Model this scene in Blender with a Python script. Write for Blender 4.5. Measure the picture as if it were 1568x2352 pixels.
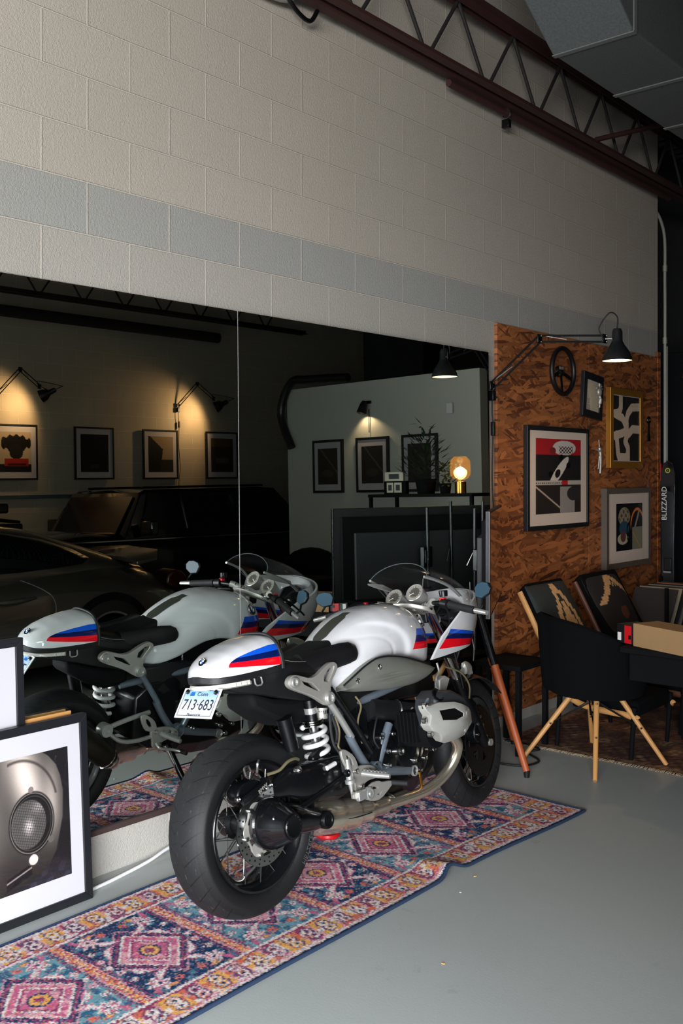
import bpy, bmesh, math, random
import numpy as np
from mathutils import Vector, Matrix
random.seed(7)
PI = math.pi
C = bpy.context.scene.collection
for o in list(bpy.data.objects): bpy.data.objects.remove(o)

# ------------------------------------------------------------ camera, light, exposure
CAM = Vector((3.247, 0.0, 1.586)); YAW = 0.7095; FOC = 2266.0
cd = bpy.data.cameras.new('camera'); cam = bpy.data.objects.new('camera', cd); C.objects.link(cam)
cd.sensor_fit = 'HORIZONTAL'; cd.sensor_width = 36; cd.lens = 36*FOC/1568; cd.shift_y = -91.2/1568
cd.clip_start = .02; cd.clip_end = 60
cam.location = CAM; cam.rotation_euler = (PI/2, 0, YAW)
bpy.context.scene.camera = cam
vs = bpy.context.scene.view_settings
vs.view_transform = 'Standard'; vs.look = 'None'; vs.gamma = 1; vs.use_curve_mapping = False
vs.exposure = 0.0
wd = bpy.data.worlds.new('world'); bpy.context.scene.world = wd; wd.use_nodes = True
bg = wd.node_tree.nodes['Background']; bg.inputs[0].default_value = (.55, .68, .85, 1); bg.inputs[1].default_value = 0.5
def light(name, kind, loc, energy, color, target=None, size=None, size_y=None, spot=None, blend=.3, spread=None, soft=None):
    l = bpy.data.lights.new(name, kind); l.energy = energy; l.color = color
    if size is not None and kind == 'AREA':
        l.shape = 'RECTANGLE'; l.size = size; l.size_y = size_y or size
        if spread: l.spread = spread
    if kind in ('POINT', 'SPOT'): l.shadow_soft_size = soft or .03
    if kind == 'SPOT': l.spot_size = spot; l.spot_blend = blend
    o = bpy.data.objects.new(name, l); C.objects.link(o); o.location = loc
    if target is not None:
        o.rotation_euler = (Vector(target)-Vector(loc)).to_track_quat('-Z', 'Y').to_euler()
    return o
# daylight falling in through the open garage door behind the photographer
# two unseen area panels stand in for it, just inside the doorway in wall_front
# aim and spread of both are narrowed to shape the falloff
# the upper one is an added fill for the high part of the wall
light('door_daylight', 'AREA', (3.2, -1.0, .95), 128, (.93, .96, 1.0), target=(.80, 1.7, -.1), size=2.5, size_y=1.5, spread=1.4)
light('high_wall_fill', 'AREA', (2.9, -1.15, 2.6), 62, (1.0, .985, .96), target=(0.0, 2.8, 3.7), size=2.6, size_y=.7, spread=1.45)

# ------------------------------------------------------------ node helpers
def lin(c):
    return tuple(((v/255)/12.92 if v/255 <= .04045 else ((v/255+.055)/1.055)**2.4) for v in c)
class S:                                   # a shader value with arithmetic
    nt = None
    def __init__(s, v): s.v = v
    def _m(op, *a):
        n = S.nt.nodes.new('ShaderNodeMath'); n.operation = op
        for i, x in enumerate(a):
            x = x.v if isinstance(x, S) else x
            if isinstance(x, (int, float)): n.inputs[i].default_value = x
            else: S.nt.links.new(x, n.inputs[i])
        return S(n.outputs[0])
    def __add__(a, b): return S._m('ADD', a, b)
    def __radd__(a, b): return S._m('ADD', b, a)
    def __sub__(a, b): return S._m('SUBTRACT', a, b)
    def __rsub__(a, b): return S._m('SUBTRACT', b, a)
    def __mul__(a, b): return S._m('MULTIPLY', a, b)
    def __rmul__(a, b): return S._m('MULTIPLY', b, a)
    def __truediv__(a, b): return S._m('DIVIDE', a, b)
    def gt(a, b): return S._m('GREATER_THAN', a, b)
    def lt(a, b): return S._m('LESS_THAN', a, b)
    def abs(a): return S._m('ABSOLUTE', a)
    def frac(a): return S._m('FRACT', a)
    def clamp(a): return S._m('MINIMUM', S._m('MAXIMUM', a, 0.0), 1.0)
def new_mat(name):
    m = bpy.data.materials.new(name); m.use_nodes = True
    S.nt = m.node_tree
    return m, m.node_tree, m.node_tree.nodes['Principled BSDF']
def xyz(kind='Object'):
    tc = S.nt.nodes.new('ShaderNodeTexCoord'); sp = S.nt.nodes.new('ShaderNodeSeparateXYZ')
    S.nt.links.new(tc.outputs[kind], sp.inputs[0])
    return tc.outputs[kind], S(sp.outputs[0]), S(sp.outputs[1]), S(sp.outputs[2])
def mixc(f, a, b, blend='MIX'):
    n = S.nt.nodes.new('ShaderNodeMix'); n.data_type = 'RGBA'; n.blend_type = blend
    def put(sock, v):
        v = v.v if isinstance(v, S) else v
        if isinstance(v, tuple): sock.default_value = (*v[:3], 1)
        elif isinstance(v, (int, float)): sock.default_value = v
        else: S.nt.links.new(v, sock)
    put(n.inputs[0], f); put(n.inputs[6], a); put(n.inputs[7], b)
    return n.outputs[2]
def noise(vec, scale, detail=3, rough=.55):
    n = S.nt.nodes.new('ShaderNodeTexNoise'); n.inputs['Scale'].default_value = scale
    n.inputs['Detail'].default_value = detail; n.inputs['Roughness'].default_value = rough
    if vec is not None: S.nt.links.new(vec, n.inputs['Vector'])
    return S(n.outputs[0])
def mapv(vec, scale=(1, 1, 1), rot=(0, 0, 0), loc=(0, 0, 0)):
    n = S.nt.nodes.new('ShaderNodeMapping'); S.nt.links.new(vec, n.inputs[0])
    n.inputs['Scale'].default_value = scale; n.inputs['Rotation'].default_value = rot; n.inputs['Location'].default_value = loc
    return n.outputs[0]
def bump(bs, h, strength=.4, dist=.01):
    n = S.nt.nodes.new('ShaderNodeBump'); n.inputs['Strength'].default_value = strength; n.inputs['Distance'].default_value = dist
    S.nt.links.new(h.v if isinstance(h, S) else h, n.inputs['Height']); S.nt.links.new(n.outputs[0], bs.inputs['Normal'])
def setc(bs, c):
    if isinstance(c, tuple): bs.inputs['Base Color'].default_value = (*c[:3], 1)
    else: S.nt.links.new(c, bs.inputs['Base Color'])
def mat(name, rgb, rough=.5, metal=0, coat=0, bmp=None, trans=0, alpha=1, emit=None, estr=0, spec=None, var=0):
    m, nt, bs = new_mat(name); col = lin(rgb); setc(bs, col)
    bs.inputs['Roughness'].default_value = rough; bs.inputs['Metallic'].default_value = metal
    bs.inputs['Coat Weight'].default_value = coat; bs.inputs['Coat Roughness'].default_value = .04
    bs.inputs['Transmission Weight'].default_value = trans; bs.inputs['Alpha'].default_value = alpha
    if spec is not None: bs.inputs['Specular IOR Level'].default_value = spec
    if emit: bs.inputs['Emission Color'].default_value = (*lin(emit), 1); bs.inputs['Emission Strength'].default_value = estr
    v = xyz()[0]
    if bmp: bump(bs, noise(v, bmp[0]), bmp[1], bmp[2] if len(bmp) > 2 else .002)
    n = noise(v, 9 if not var else 14, 4)
    setc(bs, mixc(n*(var or .12), col, tuple(c*.55 for c in col)))
    return m

# ------------------------------------------------------------ mesh helpers
class MB:
    def __init__(s): s.v = []; s.f = []; s.mi = []; s.cur = 0
    def add(s, vs, fs):
        b = len(s.v); s.v += [tuple(v) for v in vs]; s.f += [tuple(i+b for i in f) for f in fs]; s.mi += [s.cur]*len(fs); return s
    def box(s, c, d, R=None):
        hx, hy, hz = d[0]/2, d[1]/2, d[2]/2
        vs = [Vector((x*hx, y*hy, z*hz)) for x in (-1, 1) for y in (-1, 1) for z in (-1, 1)]
        if R is not None: vs = [R @ v for v in vs]
        c = Vector(c)
        return s.add([v+c for v in vs], [(0, 1, 3, 2), (4, 6, 7, 5), (0, 4, 5, 1), (2, 3, 7, 6), (0, 2, 6, 4), (1, 5, 7, 3)])
    def tube(s, pts, r, n=12, cap=True, sy=1.0):
        P = [Vector(p) for p in pts]; k = len(P)
        rr = r if isinstance(r, (list, tuple)) else [r]*k
        T = []
        for i in range(k):
            t = (P[min(i+1, k-1)]-P[max(i-1, 0)]); T.append(t.normalized())
        ref = Vector((0, 0, 1)) if abs(T[0].z) < .9 else Vector((1, 0, 0))
        N = (ref - T[0]*ref.dot(T[0])).normalized(); vs = []
        for i in range(k):
            N = (N - T[i]*N.dot(T[i])).normalized(); B = T[i].cross(N)
            for j in range(n):
                a = 2*PI*j/n; vs.append(P[i] + (N*math.cos(a) + B*math.sin(a)*sy)*rr[i])
        fs = [(i*n+j, i*n+(j+1) % n, (i+1)*n+(j+1) % n, (i+1)*n+j) for i in range(k-1) for j in range(n)]
        if cap: fs += [tuple(range(n))[::-1], tuple((k-1)*n+j for j in range(n))]
        return s.add(vs, fs)
    def cyl(s, a, b, r, r2=None, n=20): return s.tube([a, b], [r, r2 if r2 is not None else r], n)
    def lathe(s, o, axis, prof, n=32, close=False):
        # prof: list of (along, radius)
        A = Vector(axis).normalized(); ref = Vector((0, 0, 1)) if abs(A.z) < .9 else Vector((1, 0, 0))
        N = (ref-A*ref.dot(A)).normalized(); B = A.cross(N); o = Vector(o); vs = []
        for (h, r) in prof:
            for j in range(n):
                a = 2*PI*j/n; vs.append(o + A*h + (N*math.cos(a)+B*math.sin(a))*r)
        k = len(prof); rng = range(k) if close else range(k-1)
        fs = [(i*n+j, i*n+(j+1) % n, ((i+1) % k)*n+(j+1) % n, ((i+1) % k)*n+j) for i in rng for j in range(n)]
        if not close:
            if prof[0][1] > 1e-5: fs.append(tuple(range(n))[::-1])
            if prof[-1][1] > 1e-5: fs.append(tuple((k-1)*n+j for j in range(n)))
        return s.add(vs, fs)
    def loft(s, rings, cap=True, closed=True):
        n = len(rings[0]); k = len(rings); vs = [v for r in rings for v in r]
        m = n if closed else n-1
        fs = [(i*n+j, i*n+(j+1) % n, (i+1)*n+(j+1) % n, (i+1)*n+j) for i in range(k-1) for j in range(m)]
        if cap and closed: fs += [tuple(range(n))[::-1], tuple((k-1)*n+j for j in range(n))]
        return s.add(vs, fs)
    def prism(s, poly, f0, f1):
        # poly 2d, f0/f1 map 2d -> 3d
        n = len(poly)
        vs = [f0(*p) for p in poly]+[f1(*p) for p in poly]
        return s.add(vs, [tuple(range(n))[::-1], tuple(range(n, 2*n))]+[(i, (i+1) % n, n+(i+1) % n, n+i) for i in range(n)])
    def sphere(s, c, r, n=16, sc=(1, 1, 1)):
        c = Vector(c); m = n//2; vs = [c+Vector((0, 0, r*sc[2]))]
        for i in range(1, m):
            for j in range(n):
                t = PI*i/m; a = 2*PI*j/n
                vs.append(c+Vector((r*sc[0]*math.sin(t)*math.cos(a), r*sc[1]*math.sin(t)*math.sin(a), r*sc[2]*math.cos(t))))
        vs.append(c-Vector((0, 0, r*sc[2]))); fs = []
        for j in range(n): fs.append((0, 1+j, 1+(j+1) % n))
        for i in range(m-2):
            for j in range(n): fs.append((1+i*n+j, 1+(i+1)*n+j, 1+(i+1)*n+(j+1) % n, 1+i*n+(j+1) % n))
        e = len(vs)-1
        for j in range(n): fs.append((e, e-n+(j+1) % n, e-n+j))
        return s.add(vs, fs)
    def torus(s, c, axis, R, r, n=40, k=10, sk=1.0):
        prof = [(r*math.sin(2*PI*i/k)*sk, R+r*math.cos(2*PI*i/k)) for i in range(k)]
        return s.lathe(c, axis, prof, n, close=True)
    def build(s, name, m, parent=None, smooth=True, bevel=0, angle=40, recalc=True):
        me = bpy.data.meshes.new(name); me.from_pydata(s.v, [], s.f)
        for x in (m if isinstance(m, (list, tuple)) else [m]): me.materials.append(x)
        if len(me.materials) > 1: me.polygons.foreach_set('material_index', s.mi)
        if recalc:
            b = bmesh.new(); b.from_mesh(me); bmesh.ops.recalc_face_normals(b, faces=b.faces[:]); b.to_mesh(me); b.free()
        if smooth:
            me.polygons.foreach_set('use_smooth', [True]*len(me.polygons))
            try: me.set_sharp_from_angle(angle=math.radians(angle))
            except Exception: pass
        me.update()
        o = bpy.data.objects.new(name, me); C.objects.link(o)
        if parent is not None: o.parent = parent
        if bevel:
            md = o.modifiers.new('bevel', 'BEVEL'); md.width = bevel; md.segments = 2; md.limit_method = 'ANGLE'; md.angle_limit = math.radians(35)
        return o
def thing(name, label, cat, loc=(0, 0, 0), rz=0, group=None):
    o = bpy.data.objects.new(name, None); C.objects.link(o); o.location = loc; o.rotation_euler = (0, 0, rz); o.empty_display_size = .1
    o['label'] = label; o['category'] = cat
    if group: o['group'] = group
    return o
def tag(o, label, cat, group=None):
    o['label'] = label; o['category'] = cat
    if group: o['group'] = group
    return o
def struct(o): o['kind'] = 'structure'; return o
def dup(root, loc, rz, label, **kw):
    r = root.copy(); C.objects.link(r); r.location = loc; r.rotation_euler = (0, 0, rz); r['label'] = label
    for ch in list(root.children):
        c = ch.copy(); C.objects.link(c); c.parent = r
        for g in list(ch.children):
            d = g.copy(); C.objects.link(d); d.parent = c
    return r
def curve_mesh(polys, extrude, bev=0, text=None, size=.1, shear=0):
    if text is not None:
        cu = bpy.data.curves.new('t', 'FONT'); cu.body = text; cu.size = size; cu.align_x = 'CENTER'; cu.align_y = 'CENTER'; cu.resolution_u = 3; cu.shear = shear
    else:
        cu = bpy.data.curves.new('c', 'CURVE'); cu.dimensions = '2D'; cu.fill_mode = 'BOTH'
        for p in polys:
            sp = cu.splines.new('POLY'); sp.points.add(len(p)-1)
            for i, q in enumerate(p): sp.points[i].co = (q[0], q[1], 0, 1)
            sp.use_cyclic_u = True
    cu.extrude = extrude; cu.bevel_depth = bev; cu.bevel_resolution = 2
    o = bpy.data.objects.new('tmp', cu); C.objects.link(o)
    me = bpy.data.meshes.new_from_object(o.evaluated_get(bpy.context.evaluated_depsgraph_get()))
    vs = [tuple(v.co) for v in me.vertices]; fs = [tuple(p.vertices) for p in me.polygons]
    bpy.data.objects.remove(o); bpy.data.curves.remove(cu); bpy.data.meshes.remove(me)
    return vs, fs
def smooth_poly(p, it=2):
    for _ in range(it):
        q = []
        for i in range(len(p)):
            a = p[i]; b = p[(i+1) % len(p)]
            q += [(a[0]*.75+b[0]*.25, a[1]*.75+b[1]*.25), (a[0]*.25+b[0]*.75, a[1]*.25+b[1]*.75)]
        p = q
    return p
def spline(pts, n=8):
    P = [Vector(p) for p in pts]; out = []
    for i in range(len(P)-1):
        p0 = P[max(i-1, 0)]; p1 = P[i]; p2 = P[i+1]; p3 = P[min(i+2, len(P)-1)]
        for k in range(n):
            t = k/n
            out.append(.5*((2*p1)+(p2-p0)*t+(2*p0-5*p1+4*p2-p3)*t*t+(3*p1-p0-3*p2+p3)*t**3))
    return out+[P[-1]]
def raster(name, nx, ny, func, place, m, parent=None, pts=True):
    """a flat sheet whose printed picture is a colour attribute; func(u,v)->rgb arrays, place(u,v)->xyz"""
    u = np.linspace(0, 1, nx+1); v = np.linspace(0, 1, ny+1); U, V = np.meshgrid(u, v)
    col = func(U, V).reshape(-1, 3)
    vs = [place(a, b) for a, b in zip(U.ravel(), V.ravel())]
    w = nx+1
    fs = [(j*w+i, j*w+i+1, (j+1)*w+i+1, (j+1)*w+i) for j in range(ny) for i in range(nx)]
    me = bpy.data.meshes.new(name); me.from_pydata(vs, [], fs); me.materials.append(m)
    at = me.color_attributes.new('print', 'FLOAT_COLOR', 'POINT')
    c = np.clip(col/255, 0, 1); c = np.where(c <= .04045, c/12.92, ((c+.055)/1.055)**2.4)
    at.data.foreach_set('color', np.concatenate([c, np.ones((len(c), 1))], 1).ravel().astype(np.float32))
    me.polygons.foreach_set('use_smooth', [True]*len(me.polygons)); me.update()
    o = bpy.data.objects.new(name, me); C.objects.link(o)
    if parent is not None: o.parent = parent
    return o
def print_mat(name, rough=.3, coat=0, bmp=None, spec=.5):
    m, nt, bs = new_mat(name); a = nt.nodes.new('ShaderNodeVertexColor'); a.layer_name = 'print'
    setc(bs, a.outputs[0]); bs.inputs['Roughness'].default_value = rough; bs.inputs['Coat Weight'].default_value = coat
    bs.inputs['Coat Roughness'].default_value = .03; bs.inputs['Specular IOR Level'].default_value = spec
    if bmp: bump(bs, noise(xyz()[0], bmp[0], 2), bmp[1], .004)
    return m
def cmix(base, mask, rgb):
    mask = np.clip(mask, 0, 1)[..., None]; return base*(1-mask)+np.array(rgb, float)*mask
def sstep(x, a, b): t = np.clip((x-a)/(b-a), 0, 1); return t*t*(3-2*t)

# ------------------------------------------------------------ materials
M = {}
M['black_plastic'] = mat('black_plastic', (13, 14, 16), .48, bmp=(300, .15))
M['black_gloss'] = mat('black_gloss', (12, 13, 15), .18, coat=.4)
M['black_metal'] = mat('black_metal', (14, 15, 18), .34, .4, bmp=(200, .1))
M['rubber'] = mat('rubber', (18, 19, 21), .7, bmp=(120, .2))
M['alloy'] = mat('brushed_alloy', (190, 190, 186), .32, .7, bmp=(180, .08))
M['cast'] = mat('cast_alloy', (172, 169, 162), .42, .55, bmp=(260, .3))
M['chrome'] = mat('chrome', (215, 214, 210), .12, 1)
M['steel'] = mat('steel', (190, 190, 188), .25, 1)
M['greytube'] = mat('grey_painted_tube', (104, 114, 124), .38, .35, coat=.2)
M['intake'] = mat('satin_intake_alloy', (140, 141, 132), .38, .55, bmp=(150, .05))
M['headcover'] = mat('pale_grey_cover', (176, 175, 168), .42, .25, bmp=(260, .12))
M['exhaust'] = mat('heat_tinted_steel', (232, 220, 200), .22, .93, var=.25)
M['exhaust_dark'] = mat('dark_titanium', (60, 56, 50), .38, .9)
M['white_spring'] = mat('white_spring', (205, 205, 203), .3, coat=.3)
M['leather'] = mat('black_leather', (15, 15, 17), .42, bmp=(420, .3))
M['thread'] = mat('grey_thread', (120, 120, 120), .8)
M['red'] = mat('red_plastic', (200, 22, 28), .4)
M['cable'] = mat('braided_hose', (120, 112, 84), .4, .4)
M['clear'] = mat('clear_screen', (205, 210, 212), .03, trans=1, alpha=.07)
M['led'] = mat('clear_light_lens', (215, 210, 200), .15, alpha=.9, coat=.6)
M['blue_glass'] = mat('blue_mirror_glass', (6, 54, 74), .5, .0, coat=.2)
M['tripod_wood'] = mat('orange_wood', (168, 82, 40), .45, bmp=(30, .1), var=.4)
M['beech'] = mat('beech_wood', (206, 150, 88), .45, bmp=(40, .1), var=.35)
M['frame_black'] = mat('black_frame', (22, 24, 28), .42, bmp=(90, .15))
M['mat_board'] = mat('white_mat_board', (184, 182, 187), .75)
M['gold'] = mat('gold_frame', (176, 122, 46), .38, .6, bmp=(60, .2))
M['grey_wood'] = mat('grey_wood_frame', (92, 82, 74), .6, bmp=(50, .3), var=.4)
M['fabric'] = mat('black_fabric', (9, 10, 12), .95, bmp=(300, .4), spec=.1)
M['dark'] = mat('near_black', (7, 8, 10), .8, spec=.15)
M['cord'] = mat('black_cord', (16, 16, 18), .6)
M['white_cable'] = mat('white_cable', (226, 226, 226), .4)
M['conduit'] = mat('grey_conduit', (150, 150, 142), .45, .3)
M['lampshade_black'] = mat('matte_black_lamp', (20, 22, 24), .4)
M['lampinner'] = mat('white_lamp_lining', (240, 236, 225), .5)
M['bulb'] = mat('warm_bulb', (255, 240, 215), .4, emit=(255, 226, 178), estr=9)
M['bulb_soft'] = mat('warm_bulb_soft', (255, 240, 215), .4, emit=(255, 196, 120), estr=7)
M['print'] = print_mat('printed_picture', .35, .6)
M['print_matte'] = print_mat('printed_card', .8)
M['green'] = mat('dark_green_leaf', (34, 56, 30), .6)
M['glass_dark'] = mat('dark_car_glass', (8, 9, 11), .05, coat=1)
M['rust'] = mat('rusty_red_primer', (60, 31, 27), .7, bmp=(60, .4), var=.6)
M['truss_black'] = mat('dark_primer', (30, 26, 26), .75, bmp=(60, .3), var=.5)
M['brass'] = mat('brass', (190, 140, 60), .3, 1)
M['cardboard'] = mat('cardboard', (158, 124, 84), .85, bmp=(90, .1), var=.25)
M['white_letters'] = mat('white_letters', (225, 222, 215), .6)
M['ink'] = mat('dark_blue_ink', (16, 22, 44), .6)
M['black_ink'] = mat('black_ink', (10, 10, 12), .5)
M['yellow'] = mat('yellow_print', (190, 190, 60), .6)
M['blue_enamel'] = mat('blue_enamel', (30, 92, 168), .3, coat=.6)
M['white_enamel'] = mat('white_enamel', (232, 232, 232), .3, coat=.6)
M['rail_blue'] = mat('blue_grey_rail', (62, 82, 92), .6)

# painted concrete-block wall: coursed at 8 inches, joints every 16
def cmu(name, upper, lower, split, axis='y', ph=0.0, rough=.55, bstr=.8):
    m, nt, bs = new_mat(name); v, x, y, z = xyz()
    h = y if axis == 'y' else x
    cb = nt.nodes.new('ShaderNodeCombineXYZ')
    nt.links.new((h-ph).v, cb.inputs[0]); nt.links.new((z-(2.509-12*.2032)).v, cb.inputs[1])
    bt = nt.nodes.new('ShaderNodeTexBrick'); nt.links.new(cb.outputs[0], bt.inputs[0])
    bt.inputs['Scale'].default_value = 1; bt.inputs['Brick Width'].default_value = .4064; bt.inputs['Row Height'].default_value = .2032
    bt.inputs['Mortar Size'].default_value = .0045; bt.inputs['Mortar Smooth'].default_value = .35; bt.offset = .5; bt.offset_frequency = 2
    bt.inputs['Bias'].default_value = 0
    bt.inputs['Color1'].default_value = (.46, .46, .46, 1); bt.inputs['Color2'].default_value = (.54, .54, .54, 1)
    lowcut = z.gt(.12)
    mort = S(bt.outputs['Fac'])*lowcut
    # joint coordinates with a slight offset
    cb2 = nt.nodes.new('ShaderNodeCombineXYZ')
    nt.links.new((h-ph-.0035).v, cb2.inputs[0]); nt.links.new((z-(2.509-12*.2032)+.0055).v, cb2.inputs[1])
    n1 = noise(v, 2.2, 5); fine = noise(v, 260, 2, .7); mid = noise(v, 90, 3)
    isup = z.gt(split)
    n3 = ((noise(v, .8, 2)-.5)*3).clamp()
    base = mixc(isup, lin(lower), lin(upper)); base = mixc(z.lt(split-.2032), base, tuple(.5*a+.5*b for a, b in zip(lin(lower), lin(upper))))
    base = mixc(n1*.16, base, tuple(c*.7 for c in lin(upper)))
    base = mixc(((S(bt.outputs['Color'])-.46)*12).clamp()*.10, base, tuple(c*.75 for c in lin(upper)))
    base = mixc(mort*.75, base, tuple(min(1, c*1.22) for c in lin(upper)))
    setc(bs, base); bs.inputs['Roughness'].default_value = rough; bs.inputs['Specular IOR Level'].default_value = .35
    hgt = mort*2.6 + fine*1.0 + mid*.8
    bump(bs, hgt, bstr, .0042)
    return m
M['wall'] = cmu('painted_block', (186, 178, 167), (163, 163, 159), 2.712, 'y', 2.063)
M['wall_far'] = cmu('painted_block_cream', (186, 176, 156), (186, 176, 156), 2.7, 'y', .1, bstr=.5)
M['wall_dark'] = cmu('dark_block', (70, 72, 74), (70, 72, 74), 2.7, 'y', .3, bstr=.5)
m, nt, bs = new_mat('grey_floor'); v, x, y, z = xyz(); n = noise(v, 1.1, 5); n2 = noise(v, 14, 6, .7); n3 = noise(v, 5, 8, .75)
c = mixc(n*.5, lin((174, 179, 176)), lin((146, 152, 150)))
c = mixc((((n3-.62)*9).clamp())*.35, c, lin((62, 62, 58)))
c = mixc((((n2-.70)*14).clamp())*.5, c, lin((170, 172, 168)))
setc(bs, c); bs.inputs['Roughness'].default_value = .42; bs.inputs['Specular IOR Level'].default_value = .4
nt.links.new(((n2*.2)+.34).v, bs.inputs['Roughness']); bump(bs, n2*.4+noise(v, 120, 2), .12, .002); M['floor'] = m
# oriented strand board: three layers of stretched flakes
m, nt, bs = new_mat('strand_board'); v, x, y, z = xyz()
col = lin((150, 88, 48)); hh = None
dist = nt.nodes.new('ShaderNodeTexNoise'); dist.inputs['Scale'].default_value = 6; nt.links.new(v, dist.inputs['Vector'])
cur = None
for k, (rot, sc) in enumerate([(1.6, 1), (-1.0, 1.1), (.9, 1.2), (-.55, 1.1), (.40, 1.3), (-.12, 1.4)]):
    mp = mapv(v, (1, 1, 1), (rot, 0, 0), (k*3.1, k*1.7, k*.9)); mv = mapv(mp, (1, 5*sc, 34*sc))
    mx = nt.nodes.new('ShaderNodeVectorMath'); mx.operation = 'MULTIPLY_ADD'
    nt.links.new(dist.outputs[1], mx.inputs[0]); mx.inputs[1].default_value = (.5, .5, .9); nt.links.new(mv, mx.inputs[2])
    vo = nt.nodes.new('ShaderNodeTexVoronoi'); nt.links.new(mx.outputs[0], vo.inputs['Vector']); vo.inputs['Scale'].default_value = 1
    sp = nt.nodes.new('ShaderNodeSeparateColor'); nt.links.new(vo.outputs['Color'], sp.inputs[0])
    a = S(sp.outputs[0]); pick = S(sp.outputs[1]).gt(.55)
    ca = mixc(a, lin((84, 42, 22)), lin((180, 110, 60))); ca = mixc(S(sp.outputs[2]).gt(.985), ca, lin((66, 38, 24)))
    fib = noise(mapv(mp, (1, 6, 200)), 1, 2); ca = mixc(fib*.2, ca, lin((92, 52, 28)))
    cur = ca if cur is None else mixc(pick, cur, ca); hh = a if hh is None else hh + a*pick
setc(bs, cur); bs.inputs['Roughness'].default_value = .6; bump(bs, hh, .35, .002); M['osb'] = m
m, nt, bs = new_mat('mirror_glass'); setc(bs, (.74, .80, .77)); bs.inputs['Metallic'].default_value = 1; bs.inputs['Roughness'].default_value = .0
v = xyz()[0]; nn = noise(v, 3, 2); setc(bs, mixc(nn*.05, (.74, .80, .77), (.68, .75, .72))); M['mirror'] = m
m, nt, bs = new_mat('drywall'); v = xyz()[0]; setc(bs, mixc(noise(v, 2, 3)*.2, lin((198, 201, 190)), lin((180, 184, 174)))); bs.inputs['Roughness'].default_value = .8
bump(bs, noise(v, 160, 2), .15, .002); M['drywall'] = m
m, nt, bs = new_mat('duct_board'); v = xyz()[0]; setc(bs, mixc(noise(v, 90, 3), lin((100, 105, 106)), lin((66, 71, 73)))); bs.inputs['Roughness'].default_value = .8; M['duct'] = m
m, nt, bs = new_mat('deck_metal'); v = xyz()[0]; setc(bs, mixc(noise(v, 6, 3), lin((96, 102, 106)), lin((60, 64, 68)))); bs.inputs['Roughness'].default_value = .5; bs.inputs['Metallic'].default_value = .5; M['deck'] = m
# ------------------------------------------------------------ the room
def slab(name, c, d, m): return struct(MB().box(c, d).build(name, m, smooth=False))
slab('floor', (3.4, 5.0, -.05), (9.2, 15.6, .1), M['floor'])
slab('wall_left', (-.1, 3.345, 2.45), (.2, 8.69, 4.9), M['wall'])
slab('wall_alcove', (-.62, 10.1, 2.45), (.2, 4.8, 4.9), M['wall_dark'])
slab('wall_right', (7.7, 5.0, 2.45), (.2, 15.0, 4.9), M['wall_far'])
slab('wall_far', (3.5, 12.6, 2.45), (8.6, .2, 4.9), M['wall_dark'])
mb = MB()                                      # front wall with the open garage doorway
mb.box((.55, -1.3, 2.45), (1.3, .2, 4.9)); mb.box((6.25, -1.3, 2.45), (3.1, .2, 4.9)); mb.box((2.95, -1.3, 4.2), (3.5, .2, 1.4))
struct(mb.build('wall_front', M['wall_far'], smooth=False))
# corrugated roof deck
mb = MB(); pts = []
y = -2.2
prof = []
while y < 12.7:
    prof += [(y, 4.62), (y+.055, 4.62), (y+.075, 4.66), (y+.13, 4.66), (y+.15, 4.62)]; y += .15
rows = [[(x, p[0], p[1]) for p in prof] for x in (-.75, 7.8)]
mb.loft(rows, cap=False, closed=False)
struct(mb.build('ceiling', M['deck'], smooth=False, recalc=False))
# partition of the office, seen in the mirror
slab('wall_partition', (3.24, 7.76, 1.3), (2.56, .12, 2.6), M['drywall'])
slab('trim_1', (7.585, 6.5, 1.475), (.03, 6.0, .045), M['rail_blue'])
slab('trim_2', (.012, 8.4*0+7.66, 1.3), (.03, .05, 2.5), M['osb'])
# strand board sheets on the wall, each its own sheet
for i, (a, b) in enumerate(((5.225, 6.444), (6.446, 7.66))):
    struct(MB().box((.011, (a+b)/2, 1.29), (.022, b-a, 2.43)).build('trim_%d' % (i+3), M['osb'], smooth=False, bevel=.0015))
# roof trusses
def truss(name, x, y0, y1, zb, zt, label, m, ph=3.72):
    t = thing(name, label, 'roof truss', (x, y0, zb))
    for nm, z in (('bottom_chord', zb), ('top_chord', zt)):
        mb = MB(); s = 1 if z == zb else -1
        for dx in (-.024, .024):
            mb.box((dx, (y1-y0)/2, z-zb), (.006, y1-y0, .055)); mb.box((dx*1.7+(.008 if dx > 0 else -.008), (y1-y0)/2, z-zb-.025*s), (.05, y1-y0, .006))
        mb.build(nm, m, t, smooth=False)
    y = ph
    while y > y0+.3: y -= .59
    while y < y1-.3:
        for d in (-.03, .03):
            a = (0, y+d-y0, .02); b = (0, y+d+(.265 if d > 0 else -.265)-y0, zt-zb-.01)
            if 0 < b[1] < y1-y0: MB().cyl(a, b, .011, n=8).build('web_rod', M['truss_black'], t)
        y += .59
    return t
truss('roof_truss', .15, 1.0, 8.6, 3.83, 4.23, 'long rust-red open web roof truss running along the pale block wall', M['rust'])
truss('roof_truss', 6.9, 4.6, 10.4, 3.80, 4.22, 'dark open web roof truss above the opposite wall, seen at the top of the mirror', M['truss_black'])
mb = MB(); mb.cyl((0, 0, 0), (0, 3.6, 0), .07, n=16)
tag(mb.build('vent_pipe', M['truss_black']), 'dark round pipe under the roof truss by the opposite wall', 'pipe').location = (7.2, 5.4, 3.62)
mb = MB(); mb.cyl((.09, 4.6, 3.775), (.09, 7.7, 3.775), .02, n=10)
tag(mb.build('sprinkler_pipe', M['rust']), 'thin dark pipe strapped under the truss along the block wall', 'pipe')
t = thing('pipe_clamp', 'small steel hanger clamp under the truss near the middle of the block wall', 'clamp', (.09, 5.22, 3.74))
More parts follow.
